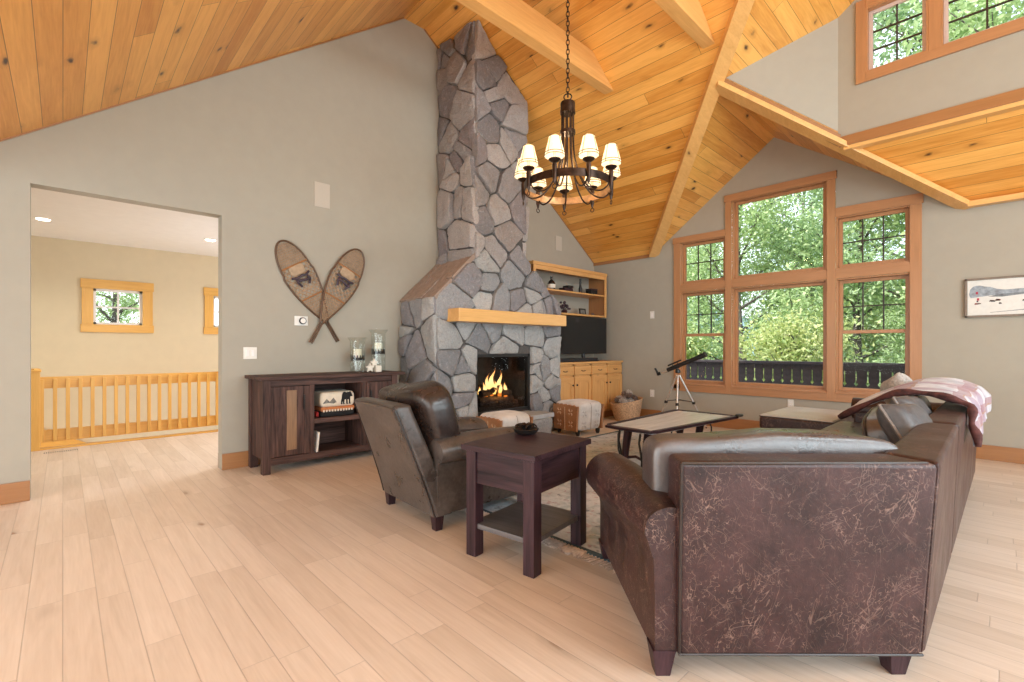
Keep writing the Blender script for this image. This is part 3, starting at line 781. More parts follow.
# flagstones on the sloping shoulders: long brown slabs
g = G(); L0 = math.hypot(SY0 - FY0, STZ - SHZ); a = math.atan2(STZ - SHZ, SY0 - FY0); r2 = random.Random(3)
for k in range(6):
    x0 = XA + .01 + k * .129; w = .121
    for s0, s1 in ((-.02, L0 * r2.uniform(.35, .65)), (None, L0 + .05)):
        if s0 is None: s0 = e0 + .008
        e0 = s1
        g.box(0, w, s0, s1, -.03, .012 + r2.uniform(-.008, .016), .006, 2, Matrix.Translation((x0, FY0, SHZ)) @ Matrix.Rotation(a, 4, 'X'))
g.out('shoulder_slab', 'slab', F, smooth=30)
G().box(FX - .05, -4.2, 3.19, 5.05, 1.475, 1.625, .008).out('mantel_shelf', 'beam_y', F)
g = G()
for p in stone_cells(3.02, 4.65, 0, .27, .3, .27, lambda a: None if not (3.02 < a[0] < 4.65 and 0 < a[1] < .27) else [(-1, 0, -3.02), (1, 0, 4.65), (0, -1, 0), (0, 1, .27)], 41):
    stone(g, p, lambda y, z, d: Vector((-4.175 + d, y, z)), rnd, .045)
g.box(FX, -4.17, 3.03, 4.64, 0, .265)
g.out('hearth_base', 'stone', F, smooth=35)
G().box(FX, -4.10, 2.98, 4.68, .27, .325, .006).out('hearth_slab', 'hearth', F)
# firebox
FB = G(); bx0 = -5.0
FB.box(bx0 - .02, bx0, FBY0 - .02, FBY1 + .02, FBZ0, FBZ1).box(bx0, FX - .06, FBY0 - .02, FBY0, FBZ0, FBZ1).box(bx0, FX - .06, FBY1, FBY1 + .02, FBZ0, FBZ1).box(bx0, FX - .06, FBY0, FBY1, FBZ1 - .02, FBZ1).box(bx0, FX - .06, FBY0, FBY1, FBZ0, FBZ0 + .02)
fb = FB.out('firebox', plain('soot blackened firebrick', (.03, .028, .027), .85, var=.4, scale=12), F, smooth=0)
g = G(); fx = FX - .05
for y0, y1, z0, z1 in ((FBY0, FBY0 + .035, FBZ0, FBZ1), (FBY1 - .035, FBY1, FBZ0, FBZ1), (FBY0, FBY1, FBZ1 - .04, FBZ1), (FBY0, FBY1, FBZ0, FBZ0 + .05)): g.box(fx, fx + .04, y0, y1, z0, z1, .004)
fr = g.out('firebox_frame', 'black', F)
G().box(fx + .01, fx + .015, FBY0 + .03, FBY1 - .03, FBZ0 + .045, FBZ1 - .035).out('glass_door', 'fireglass', fr, smooth=0)
r3 = random.Random(9); fcy = 4.09; fz = FBZ0 + .11
def logp(y0, y1, x0, x1, z0, z1, r):
    pts = [Vector((x0 + (x1 - x0) * t, y0 + (y1 - y0) * t, z0 + (z1 - z0) * t + .008 * math.sin(7 * t))) for t in [k / 8 for k in range(9)]]
    G().tube(pts, [r * (1 + .14 * r3.uniform(-1, 1)) for _ in pts], 10).out('log', 'log', fb)
logp(3.75, 4.42, -4.72, -4.72, fz + .06, fz + .06, .055); logp(3.78, 4.38, -4.58, -4.6, fz + .05, fz + .05, .05); logp(3.85, 4.36, -4.62, -4.70, fz + .14, fz + .17, .045)
logp(4.35, 3.82, -4.60, -4.70, fz + .13, fz + .20, .04); logp(4.0, 4.25, -4.56, -4.68, fz + .18, fz + .23, .033)
g = G()
for _ in range(40): g.blob((r3.uniform(-4.74, -4.55), r3.uniform(3.8, 4.4), fz + r3.uniform(.0, .03)), (r3.uniform(.02, .045),) * 3, .8, .8, 7, 5)
g.out('ember_bed', plain('dark coals', (.06, .045, .04), .9, var=.5, scale=30), fb, smooth=0)['kind'] = 'stuff'
G().box(-4.78, -4.52, 3.74, 4.44, FBZ0 + .02, fz - .005, .01).out('grate', 'iron', fb)
for _ in range(9): G().blob((r3.uniform(-4.70, -4.56), r3.uniform(3.9, 4.3), fz + r3.uniform(.09, .13)), (.018, .035, .012), 1, 1, 8, 6).out('glowing_ember', 'ember', fb)
for y, x, h, w in ((4.00, -4.64, .27, .045), (4.09, -4.66, .34, .05), (4.19, -4.64, .30, .045), (3.92, -4.62, .17, .035), (4.27, -4.60, .15, .035), (4.05, -4.58, .19, .04), (4.14, -4.57, .16, .035), (3.86, -4.66, .11, .03), (4.33, -4.66, .10, .03)):
    prof = []
    for k in range(12):
        t = k / 11; prof.append((w * (math.sin(PI * min(1, t * 1.0 + .12)) ** .8) * (1 - .55 * t) + .001, t * h))
    ph = r3.random() * 6; g = G(); rings = []
    for r, z in prof: rings.append([Vector((x + .5 * r * math.cos(2 * PI * k / 12) + .02 * math.sin(ph + z * 17) * z / .3, y + r * math.sin(2 * PI * k / 12) + .035 * math.sin(ph + z * 21) * z / .3, fz + .13 + z)) for k in range(12)])
    g.quadsheet(rings, closed_v=True); g.out('flame', 'flame', fb, smooth=180)

# ------------------------------------------------------------------ wall devices
def plate(name, label, cat, y, z, w, h, mat='plate', extra=None, x=None, wall='A'):
    if wall == 'A': t = thing(name, label, cat, (XA, y, z), PI / 2)
    else: t = thing(name, label, cat, (y, YB, z))
    # local: x along the wall, -y out of the wall
    G().box(-w / 2, w / 2, -.008, -.0005, -h / 2, h / 2, .003).out('cover_plate', mat, t, True)
    if extra: extra(t)
    return t
def rockers(xs):
    def f(t):
        for x in xs: G().box(x - .012, x + .012, -.0125, -.007, -.03, .03, .002).out('rocker', 'white', t, True)
    return f
def sockets(t):
    for z in (-.022, .022):
        s = G().lathe([(.001, 0), (.016, 0), (.016, .003), (.001, .003)], n=18, Mx=Matrix.Translation((0, -.0078, z)) @ Matrix.Rotation(PI / 2, 4, 'X')).out('socket', 'white', t, True)
        g = G()
        for dx in (-.006, .006): g.box(dx - .0012, dx + .0012, -.0118, -.0104, z - .004, z + .005)
        g.out('slot', 'black', s, True, smooth=0)
plate('light_switch', 'double light switch plate on the wall between the opening and the sideboard', 'switch', 1.352, 1.125, .122, .118, extra=rockers((-.024, .024)))
plate('light_switch', 'single light switch high on the window wall above the telescope', 'switch', -4.03, 1.72, .075, .118, extra=rockers((0,)), wall='B')
plate('wall_outlet', 'power outlet low on the window wall beside the basket', 'outlet', -4.03, .425, .075, .118, extra=sockets, wall='B')
plate('wall_outlet', 'power outlet under the big window just above the leather ottoman', 'outlet', -1.985, .43, .072, .115, extra=sockets, wall='B')
plate('wall_outlet', 'power outlet on the window wall under the framed picture', 'outlet', .18, .45, .072, .115, extra=sockets, wall='B')
def grille(t):
    G().box(-.072, .072, -.0095, -.0075, -.12, .12, .002).out('grille', 'wallplate', t, True)
plate('wall_speaker', 'flush rectangular in-wall speaker above the snowshoes', 'speaker', 2.07, 2.86, .17, .27, 'wallplate', grille)
plate('wall_speaker', 'flush rectangular in-wall speaker above the bookshelf', 'speaker', 6.05, 2.935, .16, .245, 'wallplate', grille)
def dial(t):
    R_ = Matrix.Rotation(PI / 2, 4, 'X')
    G().lathe([(.001, .0), (.036, .0), (.038, .012), (.034, .022), (.028, .024)], n=32, Mx=Matrix.Translation((.012, -.008, 0)) @ R_).out('dial_ring', 'black', t, True)
    G().lathe([(.001, .0225), (.029, .0225), (.027, .0255), (.001, .026)], n=32, Mx=Matrix.Translation((.012, -.008, 0)) @ R_).out('dial_face', 'paper', t, True)
plate('thermostat', 'round black rimmed thermostat on a white plate below the snowshoes', 'thermostat', 1.845, 1.466, .14, .10, 'paper', dial)

# ------------------------------------------------------------------ snowshoes
def snowshoe(label, tip, tail, flip, off):
    tip, tail = Vector(tip), Vector(tail); ax = (tail - tip); Ln = ax.length; ang = math.atan2(ax.x, -ax.y)   # in (y, z)
    t = thing('snowshoe', label, 'snowshoe', (XA, tip.x, tip.y), group='pair of snowshoes')
    d = ax.normalized(); n = Vector((-d.y, d.x))
    def P(s, w, o=0): q = tip + d * s + n * w; return Vector((off + .012 + o, q.x - tip.x, q.y - tip.y))
    HW = .158; Lb = Ln * .80
    def hw(s):
        u = s / Lb
        if u < .36: return HW * math.sqrt(max(0, 1 - ((.36 - u) / .36) ** 2)) ** 1.0
        return HW * (math.cos((u - .36) / .64 * PI / 2) ** .95) + .012
    S = [Lb * (1 - math.cos(PI * k / 40)) / 2 for k in range(41)]
    left = [P(s, hw(s)) for s in S] + [P(Ln, .013)]; right = [P(s, -hw(s)) for s in S] + [P(Ln, -.013)]
    G().tube(right[::-1] + left[1:], .0105, 8).out('frame', 'bentash', t, True)
    for s in (Lb * .28, Lb * .66): G().tube([P(s, -hw(s), -.002), P(s, 0, .003), P(s, hw(s), -.002)], .010, 8).out('crossbar', 'base_y', t, True)
    def lace(s0, s1, pitch, rr, nm):
        g = G(); N = int((s1 - s0) / pitch)
        def ln(a, b):
            pts = [a + (b - a) * k / 2 for k in range(3)]; g.tube(pts, rr, 4, cap=False)
        for sg in (1, -1):
            k = -40
            while k < 60:
                s_a = s0 + k * pitch; seg = []
                for m in range(61):
                    w = -HW + 2 * HW * m / 60; s = s_a + sg * w * 1.1
                    if s0 <= s <= s1 and abs(w) <= hw(s): seg.append((s, w))
                if len(seg) >= 2: ln(P(seg[0][0], seg[0][1], .002 * sg), P(seg[-1][0], seg[-1][1], .002 * sg))
                k += 1
        for k in range(1, N):
            s = s0 + k * pitch; ln(P(s, -hw(s)), P(s, hw(s)))
        g.out(nm, 'rawhide', t, True, smooth=0)
    lace(.02, Lb * .28, .026, .0022, 'toe_webbing'); lace(Lb * .28, Lb * .66, .055, .0042, 'foot_webbing'); lace(Lb * .66, Lb * .97, .034, .003, 'heel_webbing')
    G().blob(P(Lb * .335, .0, .004), (.006, .085, .055), .6, .8, 18, 8, Matrix.Rotation(ang, 4, 'X')).out('toe_pad', 'pad', t, True)
    g = G()
    for sg in (-1, 1):
        g.tube([P(Lb * .40, sg * .10, .01), P(Lb * .42, sg * .05, .035), P(Lb * .41, 0, .03)], .013, 8)
        g.tube([P(Lb * .41, sg * .06, .01), P(Lb * .47, sg * .07, .035), P(Lb * .52, sg * .045, .012)], .012, 8)
    g.tube([P(Lb * .45, -.07, .012), P(Lb * .455, -.02, .04), P(Lb * .47, .03, .038), P(Lb * .46, .075, .012)], .014, 8)
    g.out('binding', 'harness', t, True)
snowshoe('wooden snowshoe whose toe points towards the opening, tail towards the candles', (1.635, 2.285), (2.243, 1.25), 1, .0)
snowshoe('wooden snowshoe whose toe points towards the chimney, tail towards the thermostat', (2.49, 2.305), (1.931, 1.23), -1, .03)

# ------------------------------------------------------------------ sideboard
SB = thing('sideboard', 'dark rustic plank sideboard under the snowshoes', 'sideboard', (-4.96, 2.0, 0))
sx0, sx1, sy0, sy1 = -5.18, -4.715, 1.33, 2.72
G().box(sx0, -4.68, 1.295, 2.80, .877, .908, .005).out('top', 'rustic_y', SB)
for x in (sx0 + .035, sx1 - .035):
    for y in (sy0 + .035, sy1 - .035): G().box(x - .036, x + .036, y - .036, y + .036, 0, .878, .004).out('leg', 'rustic_z', SB)
for y in (sy0 + .015, sy1 - .035): G().box(sx0 + .03, sx1 - .03, y, y + .02, .13, .878).out('side_panel', 'rustic_z', SB)
G().box(sx0 + .02, sx0 + .035, sy0 + .03, sy1 - .03, .12, .878).out('back_panel', 'rustic_y', SB)
G().box(sx1 - .055, sx1 - .012, sy0 + .06, sy1 - .06, .812, .877, .003).out('top_rail', 'rustic_y', SB)
G().box(sx1 - .055, sx1 - .012, sy0 + .06, sy1 - .06, .075, .142, .003).out('bottom_rail', 'rustic_y', SB)
for y in (1.757, 2.303): G().box(sx0 + .03, sx1 - .012, y, y + .047, .14, .815, .003).out('divider', 'rustic_z', SB)
G().box(sx0 + .03, sx1 - .015, 1.80, 2.31, .425, .472, .003).out('shelf', 'rustic_y', SB)
G().box(sx0 + .03, sx1 - .02, sy0 + .05, sy1 - .05, .10, .138, .003).out('bottom_board', 'rustic_y', SB)
for y0, y1, ky in ((1.388, 1.754, 1.70), (2.353, 2.648, 2.40)):
    D = G().box(sx1 - .045, sx1 - .018, y0, y1, .147, .808, .003).out('door', 'rustic_z', SB)
    g = G()
    for a, b, c, d in ((y0, y0 + .05, .147, .808), (y1 - .05, y1, .147, .808)): g.box(sx1 - .02, sx1 - .006, a, b, c, d, .002)
    g.out('door_stile', 'rustic_z', D)
    if y0 < 2: G().box(sx1 - .0185, sx1 - .014, 1.545, 1.635, .20, .77, .002).out('knotty_board', wood('bare brown plank', (.13, .07, .04), (.36, .21, .11), axis=2, knots=.3), D)
    G().box(sx1 - .006, sx1 + .012, ky - .008, ky + .008, .58, .72, .004).out('handle', 'iron', D)
# hurricane candle holders
def hurricane(label, y, h, x=-5.0):
    t = thing('hurricane_candle', label, 'candle holder', (x, y, .9085), group=None)
    R0 = .082
    G().lathe([(.0, .0), (R0, .0), (R0, h - .05), (R0 + .026, h - .004), (R0 + .026, h), (R0 - .004, h - .045), (R0 - .004, .008), (.0, .008)], n=36).out('glass_cylinder', 'jarglass', t, True)
    c0 = .14 if h < .42 else .21
    g = G().lathe([(R0 - .008, c0 - .012), (R0 - .006, c0 + .02), (.0, c0 + .012), (.0, c0 - .004)], n=30)
    for k in range(14): a = k * 2 * PI / 14; g.tube([(.065 * math.cos(a), .065 * math.sin(a), c0 + .015), (.072 * math.cos(a), .072 * math.sin(a), c0 + .045)], .006, 5)
    g.out('metal_holder', 'black', t, True)
    cd = G().lathe([(.0, c0 + .013), (.045, c0 + .013), (.046, c0 + .11), (.042, c0 + .117), (.0, c0 + .112)], n=28).out('candle', 'wax', t, True)
    G().tube([(0, 0, c0 + .11), (.001, 0, c0 + .128)], .002, 5).out('wick', 'black', cd, True)
hurricane('shorter of the two glass hurricane candles on the sideboard', 2.383, .385)
hurricane('taller glass hurricane candle on the sideboard, next to the chimney', 2.635, .478)
# letter ornament: a small heap of cream stars and a cube
t = thing('star_ornament', 'small cream stack of stars and a cube in front of the taller candle', 'ornament', (-4.86, 2.505, .9085))
def star(c, r, lean):
    pts = []
    for k in range(10): a = PI / 2 + k * PI / 5; q = r if k % 2 == 0 else r * .48; pts.append((q * math.cos(a), q * math.sin(a)))
    G().poly(pts, 0, -.014, .014, .003, 1, Matrix.Translation(c) @ Matrix.Rotation(lean, 4, 'Y')).out('star', 'cream', t, True)
star((.0, -.045, .047), .055, 0); star((-.005, .008, .100), .052, .0)
G().box(-.03, .035, .015, .08, 0, .07, .006).out('cube_block', 'cream', t, True)
# folded bear blanket
B = thing('folded_blanket', 'folded wool blanket with a black bear lying in the sideboard cubby', 'blanket', (-4.87, 2.062, .4725))
def fold(z0, z1, w, mat, nm, x1=.10, par=B): return G().box(-.20, x1, -w, w, z0, z1, min(.028, (z1 - z0) * .49), 4).out(nm, mat, par, True)
fold(.0, .038, .175, 'blanketblack', 'bottom_fold'); fold(.036, .062, .175, 'blanketrust', 'rust_fold', .105)
tf = G().box(-.20, .108, -.178, .178, .06, .155, .035, 5).out('top_fold', 'blanketcream', B, True)
g = G()
for p, q in (((-.19, .06), (-.06, .1565)),): g.box(p[0], q[0], -.150, .150, .1545, .158, .002)
g.out('grey_band', 'blanketgrey', tf, True)
def bear(sc, oy, oz):     # outline in (y, z), walking bear
    pts = [(-.50, .05), (-.46, .30), (-.34, .44), (-.18, .46), (-.02, .40), (.14, .44), (.26, .42), (.34, .50), (.40, .44), (.52, .30), (.60, .20), (.56, .14), (.44, .16), (.36, .12), (.36, -.22), (.42, -.30), (.24, -.30), (.22, -.04), (.10, -.02), (.10, -.24), (.16, -.30), (-.02, -.30), (-.06, -.02), (-.20, -.02), (-.24, -.22), (-.18, -.30), (-.36, -.30), (-.38, -.12), (-.46, -.20), (-.42, -.30), (-.58, -.30), (-.56, -.08)]
    return [(oy + a * sc, oz + b * sc) for a, b in pts]
G().poly(bear(.105, .085, .105), 0, .1075, .110).out('bear_figure', 'blanketblack', tf, True, smooth=0)
G().poly([(-.16, .085), (-.12, .115), (-.09, .095), (-.05, .12), (-.02, .09), (-.05, .082), (-.1, .088)], 0, .1072, .1095).out('mountain_figure', 'blanketgrey', tf, True, smooth=0)
for k in range(11): G().box(.104, .1075, -.155 + k * .029, -.140 + k * .029, .032, .046).out('dot', 'blanketcream', B, True, smooth=0)
G().box(-.15, .06, -.205, -.176, .0, .035, .012, 3).out('red_edge', 'blanketred', B, True)
B.scale = (1, 1.02, 1.62)
t = thing('booklet', 'thin white booklet leaning in the lower sideboard cubby', 'booklet', (-4.80, 1.822, .1385), 0)
G().box(-.09, .075, .0, .006, 0.0, .20, .001, 1, Matrix.Rotation(-.10, 4, 'X') @ Matrix.Translation((0, .0, .001))).out('cover', 'paper', t, True)
G().box(-.088, .073, .0062, .016, .003, .197, .001, 1, Matrix.Rotation(-.10, 4, 'X') @ Matrix.Translation((0, .0, .001))).out('pages', 'cream', t, True)
# ------------------------------------------------------------------ media cabinet, bookshelf, television
C = thing('media_cabinet', 'honey pine media cabinet with four doors in the corner by the chimney', 'cabinet', (-4.9, 6.1, 0))
cf = -4.60; c0, c1 = 5.26, 7.02
G().box(XA + .022, cf - .02, c0, c1, .12, .925).out('carcass', 'cab_z', C, smooth=0)
G().box(XA + .022, cf - .08, c0 + .01, c1, 0, .121).out('plinth', 'base_y', C, smooth=0)
G().box(XA + .022, cf + .03, c0 - .0, YB - .022, .925, .956, .006).out('worktop', 'cab_y', C)
g = G(); cw = (c1 - c0) / 4
for z0, z1 in ((.12, .165), (.715, .75), (.895, .925)): g.box(cf - .025, cf - .003, c0, c1, z0, z1)
for k in range(5): y = c0 + k * cw; g.box(cf - .025, cf - .003, max(c0, y - .022), min(c1, y + .022), .12, .925)
g.out('face_frame', 'cab_z', C, smooth=0)
for k in range(4):
    y0, y1 = c0 + k * cw + .014, c0 + (k + 1) * cw - .014
    d = G().box(cf - .004, cf + .014, y0, y1, .755, .888, .005).out('drawer', 'cab_y', C)
    g = G(); ym = (y0 + y1) / 2
    g.tube([(cf + .012, ym - .045, .825), (cf + .03, ym - .035, .815), (cf + .034, ym, .812), (cf + .03, ym + .035, .815), (cf + .012, ym + .045, .825)], .005, 6)
    g.out('pull', 'knob', d)
    d = G().box(cf - .004, cf + .008, y0, y1, .155, .722, .003).out('door', 'cab_z', C)
    g = G()
    for a, b, z0, z1 in ((y0, y0 + .065, .155, .722), (y1 - .065, y1, .155, .722)): g.box(cf + .006, cf + .018, a, b, z0, z1, .003)
    g.out('door_stile', 'cab_z', d)
    g = G()
    G().box(cf + .006, cf + .0175, y0 + .06, y1 - .06, .155, .225, .003).out('door_rail', 'cab_y', d)
    arch = [(y0 + .06, .722), (y0 + .06, .62)] + [(y0 + .06 + (y1 - y0 - .12) * t / 8, .62 + .035 * math.sin(PI * t / 8)) for t in range(1, 8)] + [(y1 - .06, .62), (y1 - .06, .722)]
    g.poly(arch, 0, cf + .006, cf + .0175)
    g.out('door_rail', 'cab_y', d, smooth=30)
    ky = y1 - .035 if k % 2 == 0 else y0 + .035
    G().lathe([(.001, 0), (.007, 0), (.006, .01), (.014, .016), (.015, .024), (.001, .03)], n=16, Mx=Matrix.Translation((cf + .017, ky, .60)) @ Matrix.Rotation(PI / 2, 4, 'Y')).out('knob', 'knob', d)
H = thing('wall_bookshelf', 'open pine bookshelf mounted above the television', 'bookshelf', (-5.0, 6.05, 1.72))
hf = -4.85; h0, h1 = 5.06, 6.91
G().box(XA, hf + .02, h0 - .02, h1 + .012, 2.425, 2.475, .006).out('top_board', 'cab_y', H)
G().box(hf - .018, hf + .006, h0, h1, 2.36, 2.43, .004).out('head_rail', 'cab_y', H)
for y in (h0, h1 - .028): G().box(XA, hf, y, y + .028, 1.705, 2.426, .003).out('side_panel', 'base_z', H)
for y in (h0 - .002, h1 - .052): G().box(hf - .006, hf + .012, y, y + .054, 1.702, 2.428, .004).out('side_stile', 'cab_z', H)
G().box(XA, hf, h0 + .02, h1 - .02, 2.065, 2.092, .004).out('shelf', 'cab_y', H)
G().box(XA, hf, h0 + .02, h1 - .02, 1.705, 1.735, .004).out('bottom_shelf', 'cab_y', H)
# things on the shelves
t = thing('bottle', 'dark stout bottle on the upper shelf of the bookshelf', 'bottle', (-4.98, 5.615, 2.0925))
G().lathe([(.0, 0), (.052, 0), (.06, .01), (.062, .10), (.045, .14), (.018, .165), (.016, .20), (.021, .203), (.021, .213), (.0, .214)], n=24).out('glass_body', plain('dark bottle glass', (.02, .014, .012), .12), t, True)
G().lathe([(.0625, .03), (.0632, .031), (.0632, .09), (.0625, .091)], n=24).out('paper_label', 'cream', t, True)
t = thing('trinket_box', 'low dark two-tier trinket box beside the stout bottle', 'box', (-4.98, 5.98, 2.0925))
G().box(-.06, .06, -.115, .105, 0, .06, .006).out('box_body', 'espresso_y', t, True); G().box(-.064, .064, -.02, .11, .0605, .105, .008).out('lid', 'black', t, True)
t = thing('candlestick', 'slim dark turned candlestick on the upper shelf', 'candlestick', (-4.98, 6.352, 2.0925))
G().lathe([(.0, 0), (.042, 0), (.04, .012), (.03, .03), (.034, .09), (.022, .12), (.016, .16), (.021, .19), (.014, .21), (.018, .235), (.018, .25), (.0, .25)], n=20).out('stem', 'black', t, True)
t = thing('keepsake_box', 'small dark square box at the end of the upper shelf', 'box', (-4.98, 6.665, 2.0925))
G().box(-.06, .06, -.09, .09, 0, .082, .006).out('box_body', 'black', t, True); G().box(-.064, .064, -.094, .094, .083, .104, .006).out('lid', 'espresso_y', t, True)
t = thing('dried_flowers', 'dark dried flower cluster on the lower shelf above the television', 'ornament', (-4.98, 5.93, 1.7355))
G().lathe([(.0, 0), (.04, 0), (.055, .03), (.04, .06), (.03, .06), (.0, .02)], n=18).out('pot', 'espresso_z', t, True)
rr = random.Random(4)
for k in range(22):
    a, e = rr.uniform(0, 6.28), rr.uniform(.2, 1.4); L = rr.uniform(.08, .16); d = Vector((math.cos(a) * math.cos(e), math.sin(a) * math.cos(e), math.sin(e)))
    d.x = d.x * .6; p = Vector((0, 0, .05)) + d * L; G().tube([(0, 0, .04), p * .6 + Vector((0, 0, .02)), p], .002, 4).blob(p, (.02, .024, .017), .8, .8, 8, 6).out('dried_bloom', plain('dried plum bloom', (.06, .035, .045), .8, var=.5) if k == 0 else bpy.data.materials['dried plum bloom'], t, True)
t = thing('picture_frame', 'small dark picture frame standing on the lower shelf', 'picture frame', (-4.98, 6.41, 1.7355))
Mf = Matrix.Rotation(-.15, 4, 'Y')
g = G()
for a, b, c, d in ((-.085, -.062, 0, .11), (.062, .085, 0, .11), (-.085, .085, 0, .022), (-.085, .085, .088, .11)): g.box(.0, .018, a, b, c, d, .003, 2, Mf)
g.out('frame', 'black', t, True); G().box(.004, .010, -.064, .064, .02, .09, 0, 1, Mf).out('photo', plain('faded photograph', (.20, .19, .17), .4, var=.5, scale=30), t, True, smooth=0)
G().box(-.05, -.045, -.02, .02, 0.001, .08, 0, 1, Matrix.Rotation(.2, 4, 'Y')).out('easel_back', 'black', t, True, smooth=0)
t = thing('pine_cone', 'tiny brown pine cone at the end of the lower shelf', 'pine cone', (-4.98, 6.70, 1.7355))
def pinecone(t, c, r, mat, Mx=Matrix.Identity(4)):
    core = G().blob((0, 0, 0), (r * .6, r * .6, r * .95), 1, 1, 12, 8, None).out('core', mat, t, True)
    core.location = c; core.rotation_euler = Mx.to_euler()
    g = G(); n = 46
    for k in range(n):
        u = (k + .5) / n; z = (1 - 2 * u); q = math.sqrt(1 - z * z); a = k * 2.39996
        d = Vector((math.cos(a) * q, math.sin(a) * q, z)); p = Vector((d.x * r * .6, d.y * r * .6, d.z * r * .95)); s = r * .30
        up = Vector((0, 0, 1)); sd = d.cross(up); sd = sd.normalized() if sd.length > .01 else Vector((1, 0, 0)); u2 = sd.cross(d)
        tip = p + d * s * .9 + u2 * s * .5
        g.hull([p - sd * s * .6 - u2 * s * .3, p + sd * s * .6 - u2 * s * .3, p + sd * s * .5 + u2 * s * .2, p - sd * s * .5 + u2 * s * .2], [tip - sd * s * .45, tip + sd * s * .45, tip + sd * s * .3 + u2 * s * .25, tip - sd * s * .3 + u2 * s * .25])
    g.out('scales', mat, core, True, smooth=0)
pinecone(t, (0, 0, .026), .03, 'cone', Matrix.Rotation(PI / 2, 4, 'X'))
TV = thing('television', 'black flat screen television standing on the pine media cabinet', 'television', (-4.82, 6.22, .9565))
G().box(-4.86, -4.812, 5.62, 6.875, 1.075, 1.685, .008).out('bezel', plain('gloss black bezel', (.012, .012, .013), .2), TV)
G().box(-4.8125, -4.809, 5.645, 6.85, 1.115, 1.665, .001, 1).out('screen', 'screen', TV)
G().box(-4.93, -4.86, 5.9, 6.6, 1.15, 1.55, .02).out('rear_housing', 'black', TV)
G().tube([(-4.84, 6.25, .968), (-4.84, 6.25, 1.09)], .03, 16).out('neck', 'black', TV)
G().box(-4.94, -4.72, 5.98, 6.52, .9568, .970, .004).out('stand_base', 'black', TV)
t = thing('soundbar', 'long low black soundbar in front of the television stand', 'soundbar', (-4.66, 5.85, .9565))
G().box(-4.70, -4.615, 5.40, 6.35, .9568, 1.015, .012, 3).out('housing', 'black', t); G().box(-4.6155, -4.6125, 5.42, 6.33, .965, 1.006, .002).out('grille', plain('black grille cloth', (.02, .02, .021), .9), t)
# basket of pine cones
BX, BY = -4.235, 6.60
t = thing('wicker_basket', 'round straw basket full of pine cones beside the media cabinet', 'basket', (BX, BY, 0))
prof = []
for k in range(15): u = k / 14; prof.append((.175 + .075 * (u ** .75), .31 * u))
prof[0] = (.175, .0)
g = G(); rings = []
outer = [(0, .0), (.17, .0)] + prof + [(.245, .32), (.235, .31)] + [(r - .018, z + .012) for r, z in prof[::-1]] + [(0, .014)]
n = 64
for i, (r, z) in enumerate(outer):
    q = []
    for k in range(n):
        a = 2 * PI * k / n; dip = .045 * (z / .31) ** 2 * (math.cos(a - .82)) ; b = .004 * (1 if (k + i) % 2 else -1) if 2 <= i <= 16 else 0
        q.append((BX + (r + b) * math.cos(a), BY + (r + b) * math.sin(a), z + (dip if z > .1 else 0)))
    rings.append(q)
V = g.quadsheet(rings, closed_v=True)
g.out('woven_body', 'wicker', t, smooth=180)
g = G(); g.tube([(BX + .25 * math.cos(a), BY + .25 * math.sin(a), .318 + .047 * math.cos(a - .82)) for a in [2 * PI * k / 40 for k in range(40)]], .012, 8, closed=True)
g.out('rim', 'wicker', t, smooth=180)
rr = random.Random(12)
spots = [(.0, .0, .30, .085), (.13, .03, .30, .07), (-.13, .02, .30, .075), (.03, -.14, .29, .07), (-.06, .14, .31, .07), (.09, .13, .31, .065), (-.11, -.10, .295, .06), (.14, -.08, .285, .06), (.03, .05, .405, .06), (-.07, .03, .385, .055), (.08, -.05, .38, .055)]
protoc = {}
for i, (dx, dy, z, r) in enumerate(spots):
    w = i in (0, 2, 3, 7, 8); lab = 'pale frosted pine cone lying in the straw basket' if w else 'brown pine cone lying in the straw basket'
    Rm = (rr.uniform(0, 3), rr.uniform(0, 3), rr.uniform(0, 3))
    if w not in protoc:
        o = thing('pine_cone', lab, 'pine cone', (BX + dx * .9, BY + dy * .9, z + .03), 0, 'pale pine cones in the basket' if w else 'brown pine cones in the basket')
        pinecone(o, (0, 0, 0), .07, 'conewhite' if w else 'cone'); protoc[w] = o
    else: o = dup(protoc[w], (BX + dx * .9, BY + dy * .9, z + .03))
    o.scale = (r / .07,) * 3; o.rotation_euler = Rm

